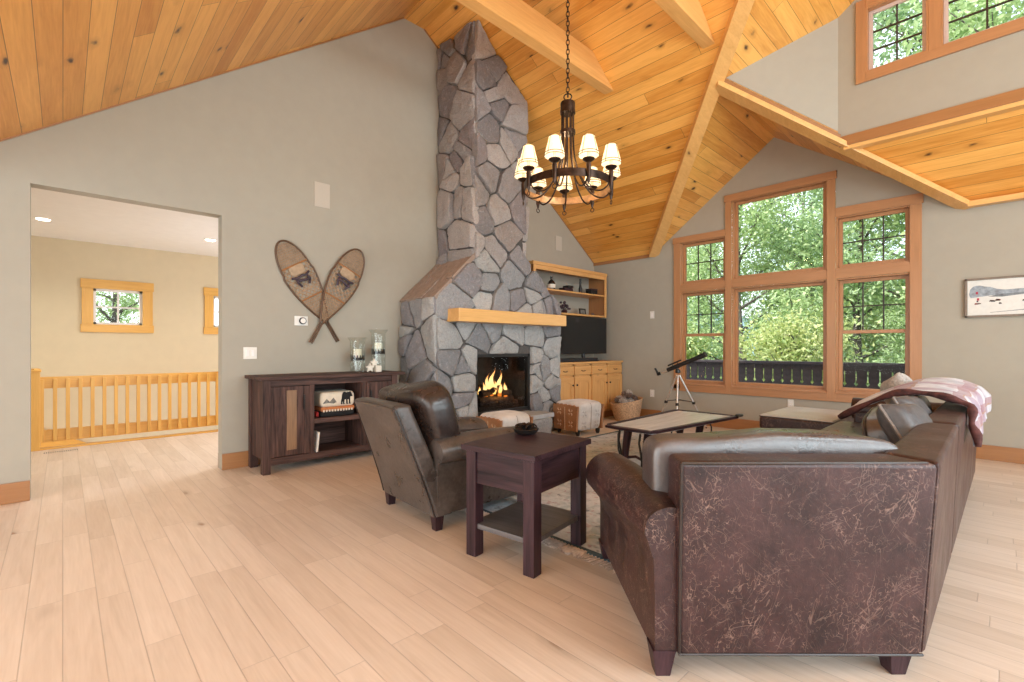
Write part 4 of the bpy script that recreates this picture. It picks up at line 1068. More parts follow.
# ------------------------------------------------------------------ ottomans of hide and tooled leather
def hide_stool(label, cx, cy, w, d, h, rz):
    t = thing('footstool', label, 'footstool', (cx, cy, 0), rz)
    def shp(p):     # wider at the top, gently crowned
        k = .90 + .10 * (p.z / h); return Vector((p.x * k, p.y * k, p.z))
    zb = .06; hz = (h - zb) / 2
    g = G().blob((0, 0, zb + hz), (w / 2, d / 2 - .012, hz), .28, .22, 40, 22, None, lambda p: Vector((p.x * (.93 + .07 * (p.z / hz)), p.y * (.95 + .05 * p.z / hz), p.z + (.018 * (1 - (p.x / (w / 2)) ** 2) if p.z > hz * .8 else 0))))
    g.out('hide_cover', 'hide', t, True, smooth=180)
    for sg in (-1, 1):       # tooled leather end panels with a scalloped upper edge
        n = 6; pts = [(-w / 2 * .86, zb + .01), (w / 2 * .86, zb + .01)]
        for k in range(n * 4 + 1):
            u = 1 - k / (n * 4); x = -w / 2 * .97 + w * .97 * u; pts.append((x, h - .022 - .012 * abs(math.sin(PI * n * u)) - .012 * (2 * u - 1) ** 4))
        p = G().poly(pts, 1, sg * (d / 2 - .022), sg * (d / 2 + .006)).out('leather_panel', 'tooled', t, True, smooth=30)
        g = G()
        for x in (-w * .22, w * .22):
            for z in (h * .72, h * .36):
                yy = sg * (d / 2 + .007)
                a = .03
                for k in range(4):
                    q = k * PI / 2 + PI / 4; g.tube([(x + .012 * math.cos(q), yy, z + .012 * math.sin(q)), (x + .045 * math.cos(q + .2), yy, z + .045 * math.sin(q + .2)), (x + .05 * math.cos(q - .25), yy, z + .05 * math.sin(q - .25)), (x + .012 * math.cos(q), yy, z + .012 * math.sin(q))], .0035, 4)
        g.tube([(0, sg * (d / 2 + .007), zb + .012), (0, sg * (d / 2 + .007), h - .06)], .004, 4)
        g.out('tooling', plain('pale stitching', (.60, .42, .28), .7) if 'pale stitching' not in bpy.data.materials else bpy.data.materials['pale stitching'], p, True)
    g = G()
    for x0 in (w / 2 * .99,):
        for sg in (-1, 1):
            for y in (-d * .24, d * .24):
                for z in (h * .68, h * .34):
                    xx = sg * (w / 2 * (.93 + .07 * ((z - zb - hz) / hz)) + .0015)
                    for k in range(4):
                        q = k * PI / 2 + PI / 4; g.tube([(xx, y + .014 * math.cos(q), z + .014 * math.sin(q)), (xx, y + .05 * math.cos(q + .2), z + .05 * math.sin(q + .2)), (xx, y + .055 * math.cos(q - .25), z + .055 * math.sin(q - .25)), (xx, y + .014 * math.cos(q), z + .014 * math.sin(q))], .003, 4)
    g.tube([(w / 2 * .935, 0, zb + .02), (w / 2 + .0005, 0, zb + 1.7 * hz), (w / 2 * .93, 0, h - .012), (0, 0, h + .012), (-w / 2 * .93, 0, h - .012), (-w / 2, 0, zb + 1.7 * hz), (-w / 2 * .935, 0, zb + .02)], .004, 5)
    g.out('seam_tooling', plain('grey seam', (.42, .36, .33), .8) if 'grey seam' not in bpy.data.materials else bpy.data.materials['grey seam'], t, True)
    for sx in (-1, 1):
        for sy in (-1, 1): G().lathe([(.0, .0075), (.022, .0075), (.03, .03), (.032, .075), (.0, .075)], (sx * w * .36, sy * d * .38, 0), 14).out('foot', 'black', t, True)
    return t
hide_stool('footstool of pale hide with tan leather ends, between the chimney and the coffee table', -4.08, 5.16, .50, .50, .44, -.12)
hide_stool('footstool of pale hide with tan leather ends, in front of the firebox', -3.82, 3.53, .44, .46, .455, -.04)

# ------------------------------------------------------------------ rug
RG = thing('area_rug', 'faded grey and teal patterned area rug with cream fringe', 'rug', (-2.5, 3.7, 0))
rx0, rx1, ry0, ry1 = -3.78, -1.28, 2.17, 5.75
G().box(rx0, rx1, ry0 + .04, ry1, 0, .006, .001, 1).out('pile', 'rug', RG)
g = G(); g.box(rx0, rx1, ry0, ry0 + .045, 0, .0065).box(rx0, rx0 + .05, ry0, ry1, 0, .0064).box(rx1 - .05, rx1, ry0, ry1, 0, .0064)
g.out('binding', 'rugedge', RG, smooth=0)
rr = random.Random(8); g = G(); n = 100
for k in range(n):
    x = rx0 + .01 + (rx1 - rx0 - .02) * k / (n - 1)
    for j in range(3):
        a = rr.uniform(-.025, .025); g.tube([(x, ry0 + .005, .004), (x + a * .5, ry0 - .035, .0045 if -1.66 < x < -1.40 else .009), (x + a + rr.uniform(-.012, .012), ry0 - rr.uniform(.06, .10), .005)], [.0025] * 3 if -1.66 < x < -1.40 else [.010, .009, .011], 5, cap=False)
g.out('fringe', 'fringe', RG)

# ------------------------------------------------------------------ side table and dish
T_ = thing('side_table', 'dark stained square wooden side table with a low shelf between the armchair and sofa', 'side table', (-1.933, 1.972, 0), math.radians(8.5))
tw, td = .258, .296
G().box(-tw, tw, -td, td, .60, .632, .004).out('table_top', 'espresso_x', T_, True)
for sx in (-1, 1):
    for sy in (-1, 1): G().box(sx * (tw - .022) - sx * .07, sx * (tw - .022), sy * (td - .022) - sy * .07, sy * (td - .022), .0075 if sy > 0 else 0, .60, .003).out('leg', 'espresso_z', T_, True)
for sy in (-1, 1): G().box(-tw + .09, tw - .09, sy * (td - .034), sy * (td - .056), .415, .60, .003).out('apron', 'espresso_x', T_, True)
for sx in (-1, 1): G().box(sx * (tw - .034), sx * (tw - .056), -td + .09, td - .09, .415, .60, .003).out('apron', 'espresso_y', T_, True)
G().box(-tw + .04, tw - .04, -td + .04, td - .04, .155, .185, .004).out('low_shelf', wood('grey worn shelf', (.05, .05, .055), (.16, .15, .155), axis=0, rough=.3), T_, True)
t = thing('metal_dish', 'small dark metal dish of curled leaves on the side table', 'dish', (-2.10, 2.125, .6325))
G().lathe([(.0, 0), (.045, 0), (.07, .012), (.082, .035), (.078, .037), (.064, .016), (.04, .007), (.0, .006)], n=28).out('bowl', 'iron', t, True)
rr = random.Random(2)
for k in range(11):
    a = k * 2 * PI / 11 + rr.uniform(-.2, .2); r0, r1 = rr.uniform(.0, .02), rr.uniform(.06, .085); P = []
    for i in range(7):
        u = i / 6; r = r0 + (r1 - r0) * u; w = .022 * math.sin(PI * min(1, u * .9 + .08)); z = .012 + .045 * math.sin(PI * u * .75) + rr.uniform(-.002, .002)
        q = []
        for j in (-1, -.3, .3, 1): q.append((r * math.cos(a) - w * j * math.sin(a), r * math.sin(a) + w * j * math.cos(a), z + .008 * j * j))
        P.append(q)
    g = G(); g.quadsheet(P); r_ = bmesh.ops.solidify(g.bm, geom=g.bm.faces[:], thickness=.003); g.out('leaf', 'bronze' if k % 3 else 'iron', t, True, smooth=60)

# ------------------------------------------------------------------ armchair
A_ = thing('armchair', 'dark leather club armchair with its back to the sideboard', 'armchair', (-2.88, 1.73, 0), math.radians(-3.4))
for x, y, z0 in ((-.335, .045, 0), (.335, .045, 0), (-.335, .79, .0075), (.335, .79, .0075)): G().hull([Vector((x + a * .025, y + b * .025, z0)) for a, b in ((-1, -1), (1, -1), (1, 1), (-1, 1))], [Vector((x + a * .034, y + b * .034, .105)) for a, b in ((-1, -1), (1, -1), (1, 1), (-1, 1))], .003).out('leg', 'espresso_z', A_, True)
G().box(-.37, .37, .03, .84, .095, .30, .02, 3).out('base', 'chair', A_, True)
# outside back: lofted, leaning and flaring
g = G(); rows = []
for k in range(13):
    u = k / 12; z = .095 + .69 * u; y = .0 - .235 * u ** 1.12; hw = .375 - .05 * u; th = .15 - .02 * u; q = []
    r = .035
    for cx_, cy_, a0 in ((hw - r, r, -90), (hw - r, th - r, 0), (-hw + r, th - r, 90), (-hw + r, r, 180)):
        for j in range(5): a = math.radians(a0 + 90 * j / 4); q.append(Vector((cx_ - .03 * u + r * math.cos(a), y + cy_ + r * math.sin(a), z + .012 * math.cos(PI * cx_ / hw / 2))))
    rows.append(q)
for s, dz in ((.97, .018), (.86, .028), (.5, .034)):
    c = sum(rows[12], Vector()) / len(rows[12]); rows.append([Vector((c.x + (p.x - c.x) * (1 - (1 - s) * .3), c.y + (p.y - c.y) * s, p.z + dz)) for p in rows[12]])
V = g.quadsheet(rows, closed_v=True); g.bm.faces.new(V[0]); g.bm.faces.new(V[-1])
ob = g.out('outside_back', 'chair', A_, True, smooth=60)
g = G()
for sg in (-1, 1): g.tube([(sg * (.371 - .05 * k / 12) - .03 * k / 12, .005 - .235 * (k / 12) ** 1.12, .10 + .69 * k / 12) for k in range(13)], .0055, 6)
g.tube([(-.345 + .63 * k / 12, -.233, .796 + .012 * math.sin(PI * k / 12)) for k in range(13)], .0055, 6)
g.out('welt', 'nail', ob, True)
for sg in (-1, 1):
    g = G(); rows = []
    for k in range(15):
        u = k / 14; y = .03 + .83 * u; zc = .50 + .02 * math.sin(PI * u) - .02 * u; rr_ = .09 + .012 * u
        sec = [(.20, .12), (.20, .40), (.20, zc - .02)]
        for j in range(13): a = math.radians(170 - 215 * j / 12); sec.append((.325 + (rr_ + .05) * math.cos(a) * (1.0 if math.cos(a) < 0 else .82), zc + rr_ * math.sin(a)))
        sec += [(.375, zc - .075), (.372, .12)]
        e = 1 - (.08 if k in (0, 14) else 0)
        rows.append([Vector((sg * (.3 + (px - .3) * e), y, zc / 1 + (pz - zc) * e)) for px, pz in sec])
    V = g.quadsheet(rows, closed_v=True); g.bm.faces.new(V[0]); g.bm.faces.new(V[-1])
    g.out('arm', 'chair', A_, True, smooth=50)
G().blob((0, .53, .385), (.215, .36, .085), .35, .3, 40, 18).out('seat_cushion', 'chairdark', A_, True, smooth=180)
def puff(p): return Vector((p.x, p.y * (1 + .25 * (1 - (p.x / .37) ** 2)), p.z + .02 * math.sin(p.x * 9)))
G().blob((-.045, .11, .69), (.40, .115, .235), .42, .34, 44, 26, Matrix.Rotation(.27, 4, 'X'), puff).out('back_cushion', 'chairdark', A_, True, smooth=180)

# ------------------------------------------------------------------ coffee table
CT = thing('coffee_table', 'long low grey plank coffee table with dark splayed legs on the rug', 'coffee table', (-2.3, 4.4, 0))
rr = random.Random(6)
x0, x1, y0, y1 = -2.66, -1.95, 3.655, 5.16
def tap(o, done=set()):      # the top is a little wider at its far end
    for v in o.data.vertices:
        u = (v.co.y - y0) / (y1 - y0); a, b = -2.59 - .07 * u, -2.07 + .15 * u; v.co.x = a + (b - a) * (v.co.x - x0) / (x1 - x0)

nb = 5
for k in range(nb):
    a, b = x0 + .04 + (x1 - x0 - .08) * k / nb, x0 + .04 + (x1 - x0 - .08) * (k + 1) / nb
    tap(G().box(a + .0015, b - .0015, y0 + .03, y1 - .03, .425, .455, .004).out('top_plank', 'grey_y', CT))
for xa in (x0, x1 - .05):
    g = G(); pts = [(xa, y0 + .05), (xa + .05, y0 - .0), (xa + .05, y1), (xa, y1 - .05)] if xa == x0 else [(xa, y0), (xa + .05, y0 + .05), (xa + .05, y1 - .05), (xa, y1)]
    tap(g.poly(pts, 2, .438, .466, .006).out('side_rail', 'espresso_y', CT))
for ya, yb in ((y0 - .035, y0 + .03), (y1 - .03, y1 + .035)): tap(G().poly([(x0 + .03, ya + .02), (x0 + .2, ya), (x1 - .2, ya), (x1 - .03, ya + .02), (x1 - .03, yb), (x0 + .03, yb)] if ya < 4 else [(x0 + .03, ya), (x1 - .03, ya), (x1 - .03, yb - .02), (x1 - .2, yb), (x0 + .2, yb), (x0 + .03, yb - .02)], 2, .437, .462, .006).out('end_rail', 'espresso_x', CT))
G().blob((x1 + .04, y1 - .08, .477), (.035, .05, .014), .7, .7, 14, 8).out('iron_knob', 'iron', CT)
for y, sy in ((3.80, -1), (4.85, 1)):
    for x, sx in ((-2.42, -1), (-2.21, 1)):
        G().tube([(x - .07, y + .03, .018), (x - .03, y, .22), (x, y, .42)], [.034, .034, .04], 10).out('leg', 'espresso_z', CT)
        G().tube([(x - .05, y + sy * .02, .10), (x - .04, y + sy * .06, .22), (x - .03, y + sy * .11, .33), (x, y + sy * .14, .42)], .010, 8).out('twig_brace', 'black', CT)
        G().tube([(x + sx * .06, y, .08), (x + sx * .115, y - sy * .01, .22), (x + sx * .11, y, .36), (x + sx * .085, y, .42)], .008, 8).out('twig_brace', 'black', CT)
    G().tube([(-2.47, y, .15), (-2.34, y, .18), (-2.25, y, .15)], .013, 8).out('stretcher', 'espresso_x', CT)
# ------------------------------------------------------------------ sectional sofa
P1, P2 = Vector((-.80, 1.575, 0)), Vector((-.20, 2.20, 0))
ex = (P2 - P1).normalized(); ey = Vector((-ex.y, ex.x, 0)); LA = (P2 - P1).length
def A(s, d, z): return P1 + ex * s + ey * d + Vector((0, 0, z))
MA = Matrix(((ex.x, ey.x, 0, P1.x), (ex.y, ey.y, 0, P1.y), (0, 0, 1, 0), (0, 0, 0, 1)))
S = thing('sectional_sofa', 'large distressed brown leather sectional sofa angled away from the camera', 'sofa', (-.6, 3.2, 0))
BX0, YE = -.185, 5.75       # outer face of the long back, far end
tb = .125
# inner offset corner of the mitred back
def isect(p, d, q, e):
    den = d.x * e.y - d.y * e.x; t = ((q.x - p.x) * e.y - (q.y - p.y) * e.x) / den; return p + d * t
outB = Vector((-.2, 2.2, 0)); dB = (Vector((BX0, YE, 0)) - outB).normalized(); nB = Vector((-dB.y, dB.x, 0))
cI = isect(P1 + ey * tb, ex, outB + nB * tb, dB)
def prism(ring, z0, z1, bev, name, mat, lean=None, smooth=50):
    lo = [Vector((p.x, p.y, z0)) for p in ring]; hi = [Vector((p.x, p.y, z1)) + (lean[i] if lean else Vector()) for i, p in enumerate(ring)]
    return G().hull(lo, hi, bev).out(name, mat, S, smooth=smooth)
lA = -ey * .022; lB = -nB * .03
seamY = 3.34
def onB(y, off): 
    t = (y - outB.y) / dB.y; return outB + dB * t + nB * off
sA = (P2 - P1).length
backA = prism([P1, P2, cI, P1 + ey * tb], .085, .782, .02, 'back_panel', 'sofa', [lA, lA + lB, Vector(), Vector()])
backW = prism([P2 + dB * .002, onB(seamY - .012, 0), onB(seamY - .012, tb), cI], .085, .785, .02, 'back_panel', 'sofa', [lA + lB, lB, Vector(), Vector()])
backB = prism([onB(seamY + .012, 0), onB(YE, 0), onB(YE, tb), onB(seamY + .012, tb)], .085, .788, .022, 'back_panel', 'sofa', [lB, lB, Vector(), Vector()])
g = G()
g.tube([A(.006, -.022, .775) , A(sA * .5, -.024, .777), A(sA - .01, -.026, .777)], .006, 6); g.tube([A(.004, .0, .10), A(.004, -.012, .5), A(.006, -.022, .775)], .006, 6)
g.tube([A(.004, .004, .092), A(sA, .004, .092)], .005, 6)
g.out('welt', 'nail', backA)
# seat deck
FA = .98
f1, f2 = A(.0, FA, 0), A(sA - .10, FA, 0)
fB = lambda y: onB(y, .93)
w1 = isect(f1, ex, fB(3), dB)
deck = [A(.0, .1, 0), A(sA - .05, .1, 0), onB(2.4, .1), onB(YE - .02, .1), fB(YE - .02), w1, f1]
prism(deck, .095, .30, .012, 'seat_deck', 'sofa')
def cushion(ring, z0, z1, name, mat, bulge=.02, bev=.05):
    g = G(); g.hull([Vector((p.x, p.y, z0)) for p in ring], [Vector((p.x, p.y, z1)) for p in ring])
    es = g.bm.edges[:]; bmesh.ops.bevel(g.bm, geom=es, offset=bev, segments=4, profile=.6, affect='EDGES', clamp_overlap=True)
    return g.out(name, mat, S, smooth=60)
cushion([A(.10, .14, 0), A(sA - .02, .14, 0), cI + dB * .25, w1 + ey * .02, A(.10, FA + .03, 0)], .30, .46, 'seat_cushion', 'sofasheen')
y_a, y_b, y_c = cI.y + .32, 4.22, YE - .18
for a, b in ((y_a, y_b), (y_b + .006, y_c)): cushion([onB(a, .15), onB(b, .15), onB(b, .96), onB(a, .96) if a > 3.2 else w1 + Vector((-.01, .03, 0))], .30, .46, 'seat_cushion', 'sofasheen')
# rolled arm beside the big back panel
g = G(); rows = []
for k in range(17):
    u = k / 16; d = .012 + 1.0 * u; zc = .535 - .06 * u + .01 * math.sin(PI * u); r = .085 + .035 * min(1, u * 1.6); so = -.015 * u; over = .0 + .03 * min(1, u * 1.3)
    sec = [(.07, .09), (.075, .40)]
    for j in range(15):
        a = math.radians(-20 + 225 * j / 14); sec.append((-.02 - over * .55 + so + (r + .012) * math.cos(a), zc + r * math.sin(a)))
    sec += [(-.085 + so, zc - r * 1.0 - .02), (-.08 + so, .30), (-.08 + so, .09)]
    e = .93 if k == 16 else (.97 if k == 0 else 1)
    rows.append([A(-.02 + (px + .02) * e, d, .3 + (pz - .3) * e) for px, pz in sec])
V = g.quadsheet(rows, closed_v=True); g.bm.faces.new(V[0]); g.bm.faces.new(V[-1])
arm = g.out('rolled_arm', 'sofa', S, smooth=50)
# far arm
prism([onB(YE - .17, .05), onB(YE + .03, .05), onB(YE + .03, .84), onB(YE - .17, .84)], .085, .60, .02, 'far_arm', 'sofa')
g = G(); g.tube([onB(YE - .07, .10) + Vector((0, 0, .58)), onB(YE - .07, .86) + Vector((0, 0, .58))], .105, 20)
g.out('far_arm_roll', 'sofa', S, smooth=50)
# back cushions
def bpuff(hx, amp): return lambda p: Vector((p.x, p.y * (1 + amp * (1 - (p.x / hx) ** 2)), p.z + .012 * math.sin(p.x * 8 + 1)))
def pad(name, mat, c, hx, hy, hz, rz, tilt, roll=0, par=S, e=(.42, .32), amp=.25, pip=None):
    Mx = Matrix.Rotation(rz, 4, 'Z') @ Matrix.Rotation(tilt, 4, 'X') @ Matrix.Rotation(roll, 4, 'Y')
    o = G().blob(c, (hx, hy, hz), e[0], e[1], 48, 26, Mx, bpuff(hx, amp)).out(name, mat, par, smooth=180)
    if pip:
        for sg in (-1, 1):
            pts = []
            for k in range(48):
                a = 2 * PI * k / 48; sp = lambda v, q: math.copysign(abs(v) ** q, v)
                p = Vector((hx * .985 * sp(math.cos(a), .30), sg * hy * .62, hz * .985 * sp(math.sin(a), .36))); p = bpuff(hx, amp)(p); pts.append(Mx @ p + Vector(c))
            G().tube(pts, .006, 6, closed=True).out('piping', pip, o)
    return o
aA = math.atan2(ex.y, ex.x)
pad('back_cushion', 'sofasheen', A(.45, .25, .62), .49, .095, .215, aA, -.04, 0, e=(.24, .17), amp=.03, pip=None)
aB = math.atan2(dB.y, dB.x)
pad('back_cushion', 'sofasheen', onB(3.78, .29) + Vector((0, 0, .60)), .42, .085, .20, aB, -.22 + 0, 0, pip='nail')
pad('back_cushion', 'sofasheen', onB(4.68, .29) + Vector((0, 0, .60)), .45, .085, .20, aB, -.22, 0, pip='nail')
for p, z0 in ((A(-.045, .05, 0), 0), (A(sA - .06, .06, 0), 0), (A(-.06, .965, 0), .0095), (onB(3.25, .07), 0), (onB(YE - .08, .07), 0), (onB(YE - .08, .82), 0), (w1 - ey * .08 + ex * .05, .0)):
    q = [(-1, -1), (1, -1), (1, 1), (-1, 1)]
    G().hull([MA.to_3x3() @ Vector((a * .026, b * .026, 0)) + Vector((p.x, p.y, z0)) for a, b in q], [MA.to_3x3() @ Vector((a * .042, b * .042, 0)) + Vector((p.x, p.y, .10)) for a, b in q], .003).out('leg', 'espresso_z', S)
# loose pillows and throw
def pillow(label, c, hx, hy, hz, rz, tilt, roll, mat='pillow', pip='piping'):
    t = thing('throw_pillow', label, 'pillow', c)
    Mx = Matrix.Rotation(rz, 4, 'Z') @ Matrix.Rotation(tilt, 4, 'X') @ Matrix.Rotation(roll, 4, 'Y'); g = G()
    n = 26; shp = lambda u: 1
    for side in (1, -1):
        P = []
        for i in range(n + 1):
            q = []
            for j in range(n + 1):
                a, b = -1 + 2 * i / n, -1 + 2 * j / n; th = (max(0, 1 - a ** 4) * max(0, 1 - b ** 4)) ** .55
                pin = 1 - .025 * (1 - b * b) * abs(a) ** 2; pin2 = 1 - .025 * (1 - a * a) * abs(b) ** 2
                wr = .004 * noise.noise(Vector((a * 4, b * 4, side * 3))) * th
                q.append(Mx @ Vector((a * hx * pin, side * (hy * th + .012 + wr), b * hz * pin2)))
            P.append(q)
        g.quadsheet(P)
    bmesh.ops.remove_doubles(g.bm, verts=g.bm.verts, dist=.0003)
    # close the border between both faces
    be = [e for e in g.bm.edges if e.is_boundary]
    bmesh.ops.bridge_loops(g.bm, edges=be)
    o = g.out('cover', mat, t, True, smooth=180)
    if pip:
        pts = []
        for k in range(80):
            a = k / 80 * 4; s = int(a); f = a - s; f = -1 + 2 * f
            x, y = [(f, -1), (1, f), (-f, 1), (-1, -f)][s]; pin = 1 - .025 * (1 - y * y) * abs(x) ** 2; pin2 = 1 - .025 * (1 - x * x) * abs(y) ** 2
            pts.append(Mx @ Vector((x * hx * pin * 1.005, 0, y * hz * pin2 * 1.005)))
        G().tube(pts, .009, 6, closed=True).out('piping', pip, t, True)
    return t
pillow('grey leather pillow with pale piping in the sofa corner', (-.35, 3.29, .735), .165, .07, .15, aB - .22, -.55, .06)
pillow('smaller dark leather pillow half under the plaid throw', (-.385, 3.80, .735), .17, .07, .15, aB - .05, -.5, .05)
pillow('fluffy grey white pillow at the far end of the sofa', (-.62, 5.34, .72), .22, .09, .215, aB + .45, -.35, .25, 'fur', None)
# plaid throw draped over the back
TH = thing('plaid_throw', 'purple and rust plaid wool throw draped over the sofa back', 'blanket', (-.3, 4.5, .9))
prof = [(-.86, .66), (-.74, .74), (-.62, .81), (-.50, .862), (-.38, .875), (-.28, .868), (-.20, .85), (-.150, .825), (-.128, .78), (-.122, .73), (-.118, .68), (-.115, .62)]
ny = 44; P = []
rr = random.Random(3)
for i in range(ny + 1):
    v = i / ny; q = []
    for j, (x, z) in enumerate(prof):
        u = j / (len(prof) - 1); y = 3.86 + 1.28 * v + (.34 * (1 - u) ** 1.2) * (1 - v) - .03 * math.sin(5 * u)
        yy = y
        f = noise.noise(Vector((u * 3.2, v * 6.5, 1.7))) * .03 + noise.noise(Vector((u * 7, v * 15, 4.2))) * .012 + .008 * math.sin(v * 17 + u * 4) * (.4 + u)
        lo = .03 * max(0, 1 - v * 3) * max(0, u - .62) * 2
        q.append(Vector((x + f * (1 if u > .5 else .3) + .03 * v * u, yy, z + .05 * v + abs(f) * (.9 if u < .7 else 0) + .015 * math.sin(PI * v) - lo + (.03 if u > .8 else 0) * v)))
    P.append(q)
def subdiv_sheet(P):      # smooth along the profile with Catmull-Rom
    out = []
    for r in P:
        q = []
        for j in range(len(r) - 1):
            p0, p1, p2, p3 = r[max(j - 1, 0)], r[j], r[j + 1], r[min(j + 2, len(r) - 1)]
            for k in range(3):
                t_ = k / 3; q.append(.5 * ((2 * p1) + (p2 - p0) * t_ + (2 * p0 - 5 * p1 + 4 * p2 - p3) * t_ ** 2 + (3 * p1 - p0 - 3 * p2 + p3) * t_ ** 3))
        q.append(r[-1]); out.append(q)
    return out
P = subdiv_sheet(P); g = G(); g.quadsheet(P, uv=(1.2, 1.3)); bmesh.ops.recalc_face_normals(g.bm, faces=g.bm.faces)
bmesh.ops.solidify(g.bm, geom=g.bm.faces[:], thickness=.018)
g.out('woven_cloth', 'plaid', TH, smooth=180)
G().tube([p + Vector((.004, 0, 0)) for p in P[0]], [.020 + .006 * math.sin(k * .9) for k in range(len(P[0]))], 8).out('rolled_hem', 'plaiddark', TH, smooth=180)
# leather ottoman of the sectional
O_ = thing('leather_ottoman', 'wide low leather ottoman with window sheen tinted into its top, under the big window', 'ottoman', (-1.46, 5.97, 0))
ox0, ox1, oy0, oy1 = -1.85, -1.155, 5.45, 6.50
G().box(ox0 + .02, ox1 - .02, oy0 + .02, oy1 - .02, .085, .30, .02, 3).out('base', 'sofa', O_)
G().box(ox0, ox1, oy0, oy1, .29, .455, .045, 5).out('cushion', 'sofa', O_, smooth=60)
G().box(ox0 + .012, ox1 - .012, oy0 + .012, oy1 - .012, .43, .459, .012, 3).out('sheen_panel', 'ottosheen', O_, smooth=50)  # thin pale sheet standing in for window sheen on the cushion
g = G()
for z in (.305, .44): g.tube([(ox0 + .01, oy0 + .01, z), (ox1 - .01, oy0 + .01, z), (ox1 - .01, oy1 - .01, z), (ox0 + .01, oy1 - .01, z)], .006, 6, closed=True)
g.out('welt', 'nail', O_)
for x in (ox0 + .07, ox1 - .07):
    for y in (oy0 + .07, oy1 - .07): G().box(x - .03, x + .03, y - .03, y + .03, .0075 if y < 5.75 and x < -1.2 else 0, .09, .004).out('leg', 'espresso_z', O_)

# ------------------------------------------------------------------ telescope
TX, TY = -3.29, 6.47
t = thing('telescope', 'small black refractor telescope on an aluminium tripod by the window', 'telescope', (TX, TY, 0))
hub = Vector((TX, TY, .83))
feet = [(TX - .36, TY + .04, 0), (TX + .13, TY - .297, 0), (TX + .29, TY + .30, 0)]
for f in feet:
    f = Vector(f); top = hub + (f - hub) * .05 + Vector((0, 0, -.01)); mid = hub + (f - hub) * .55
    lg = G().tube([top, mid], .0125, 10).tube([mid, f + Vector((0, 0, .012))], .0095, 10).out('tripod_leg', 'silver', t)
    G().tube([f + (hub - f) * .03 + Vector((0, 0, .0)), f + Vector((0, 0, .011))], .012, 8).out('rubber_foot', 'black', lg)
    G().box(mid.x - .018, mid.x + .018, mid.y - .018, mid.y + .018, mid.z - .02, mid.z + .02, .004).out('leg_clamp', 'black', lg)
g = G(); ctr = Vector((TX, TY, .42))
for f in feet: f = Vector(f); g.tube([ctr, hub + (f - hub) * .53], .006, 6)
g.lathe([(.0, -.004), (.05, -.004), (.05, .004), (.0, .004)], ctr, 20)
g.out('spreader', 'black', t)
G().lathe([(.0, -.02), (.035, -.02), (.038, .0), (.03, .03), (.0, .03)], hub, 18).out('mount_head', 'black', t)
tp = Vector((TX - .02, TY - .0, .905)); dr = Vector((.37, .0, .155)).normalized()
G().tube([hub + Vector((0, 0, .02)), tp + Vector((0, 0, -.02))], .022, 12).out('fork', 'black', t)
ot = G().tube([tp - dr * .15, tp + dr * .44], .031, 20).out('optical_tube', 'black', t)
G().tube([tp + dr * .36, tp + dr * .47], .037, 20).out('dew_shield', 'black', ot)
G().tube([tp - dr * .27, tp - dr * .14], .018, 16).out('focuser', 'silver', ot)
g = G(); fe = tp - dr * .28
g.tube([fe, fe - dr * .05], .024, 14); g.tube([fe - dr * .04, fe - dr * .04 + Vector((-.05, 0, .085))], .015, 12)
g.out('eyepiece', 'black', ot)
g = G(); up = Vector((-dr.z, 0, dr.x))
g.tube([tp - dr * .12 + up * .06, tp + dr * .10 + up * .06], .012, 12); g.tube([tp - dr * .05 + up * .03, tp - dr * .05 + up * .06], .006, 6); g.tube([tp + dr * .03 + up * .03, tp + dr * .03 + up * .06], .006, 6)
g.out('finder_scope', 'black', ot)

# ------------------------------------------------------------------ framed picture
px0, px1, pz0, pz1 = -.305, .60, 1.50, 1.915
t = thing('framed_picture', 'framed wide watercolour of a pale hillside hanging on the window wall', 'picture', ((px0 + px1) / 2, YB, 1.5))
g = G(); fw = .022
for a, b, c, d in ((px0, px0 + fw, pz0, pz1), (px1 - fw, px1, pz0, pz1), (px0, px1, pz0, pz0 + fw), (px0, px1, pz1 - fw, pz1)): g.box(a, b, YB - .03, YB - .002, c, d, .003)
g.out('frame', plain('grey brown frame', (.20, .155, .12), .5), t)
pr_ = G().box(px0 + .018, px1 - .018, YB - .016, YB - .012, pz0 + .018, pz1 - .018).out('print_sheet', plain('watercolour paper', (.70, .69, .66), .8, var=.04), t, smooth=0)
def wash(pts, c, nm, d=0, var=.35):
    G().poly([(px0 + .02 + a * (px1 - px0 - .04), pz0 + .02 + b * (pz1 - pz0 - .04)) for a, b in pts], 1, YB - .0175 - d, YB - .0161).out(nm, plain(nm + ' wash', c, .8, var=var, scale=24), pr_, smooth=0)
wash([(.015, .60), (.03, .50), (.10, .52), (.2, .55), (.3, .56), (.45, .55), (.6, .56), (.8, .54), (.99, .53), (.99, .78), (.85, .70), (.7, .72), (.58, .69), (.45, .70), (.33, .69), (.26, .72), (.2, .79), (.15, .81), (.12, .84), (.08, .845), (.05, .82), (.025, .74)], (.30, .34, .385), 'hill_shape')
wash([(.18, .52), (.3, .50), (.45, .54), (.6, .56), (.8, .54), (.95, .56), (.8, .62), (.5, .60), (.3, .58)], (.17, .19, .21), 'ridge_shape', .0004)
rr = random.Random(21)
for k in range(16):
    a = rr.uniform(.06, .95); b = rr.uniform(.30, .40); w = rr.uniform(.015, .05); wash([(a, b), (a + w, b + rr.uniform(-.01, .015)), (a + w * .8, b + .04), (a + w * .2, b + .05)], rr.choice([(.07, .06, .06), (.16, .12, .11), (.28, .07, .06)]), 'roof_stroke', .0006)
wash([(.2, .07), (.5, .12), (.8, .20), (.98, .30), (.98, .32), (.8, .225), (.5, .14), (.2, .08)], (.22, .22, .24), 'path_stroke', .0006)
for a, b in ((.075, .60), (.085, .42)): wash([(a, b), (a + .02, b), (a + .02, b + .07), (a, b + .07)], (.40, .05, .08), 'red_stroke', .0008)

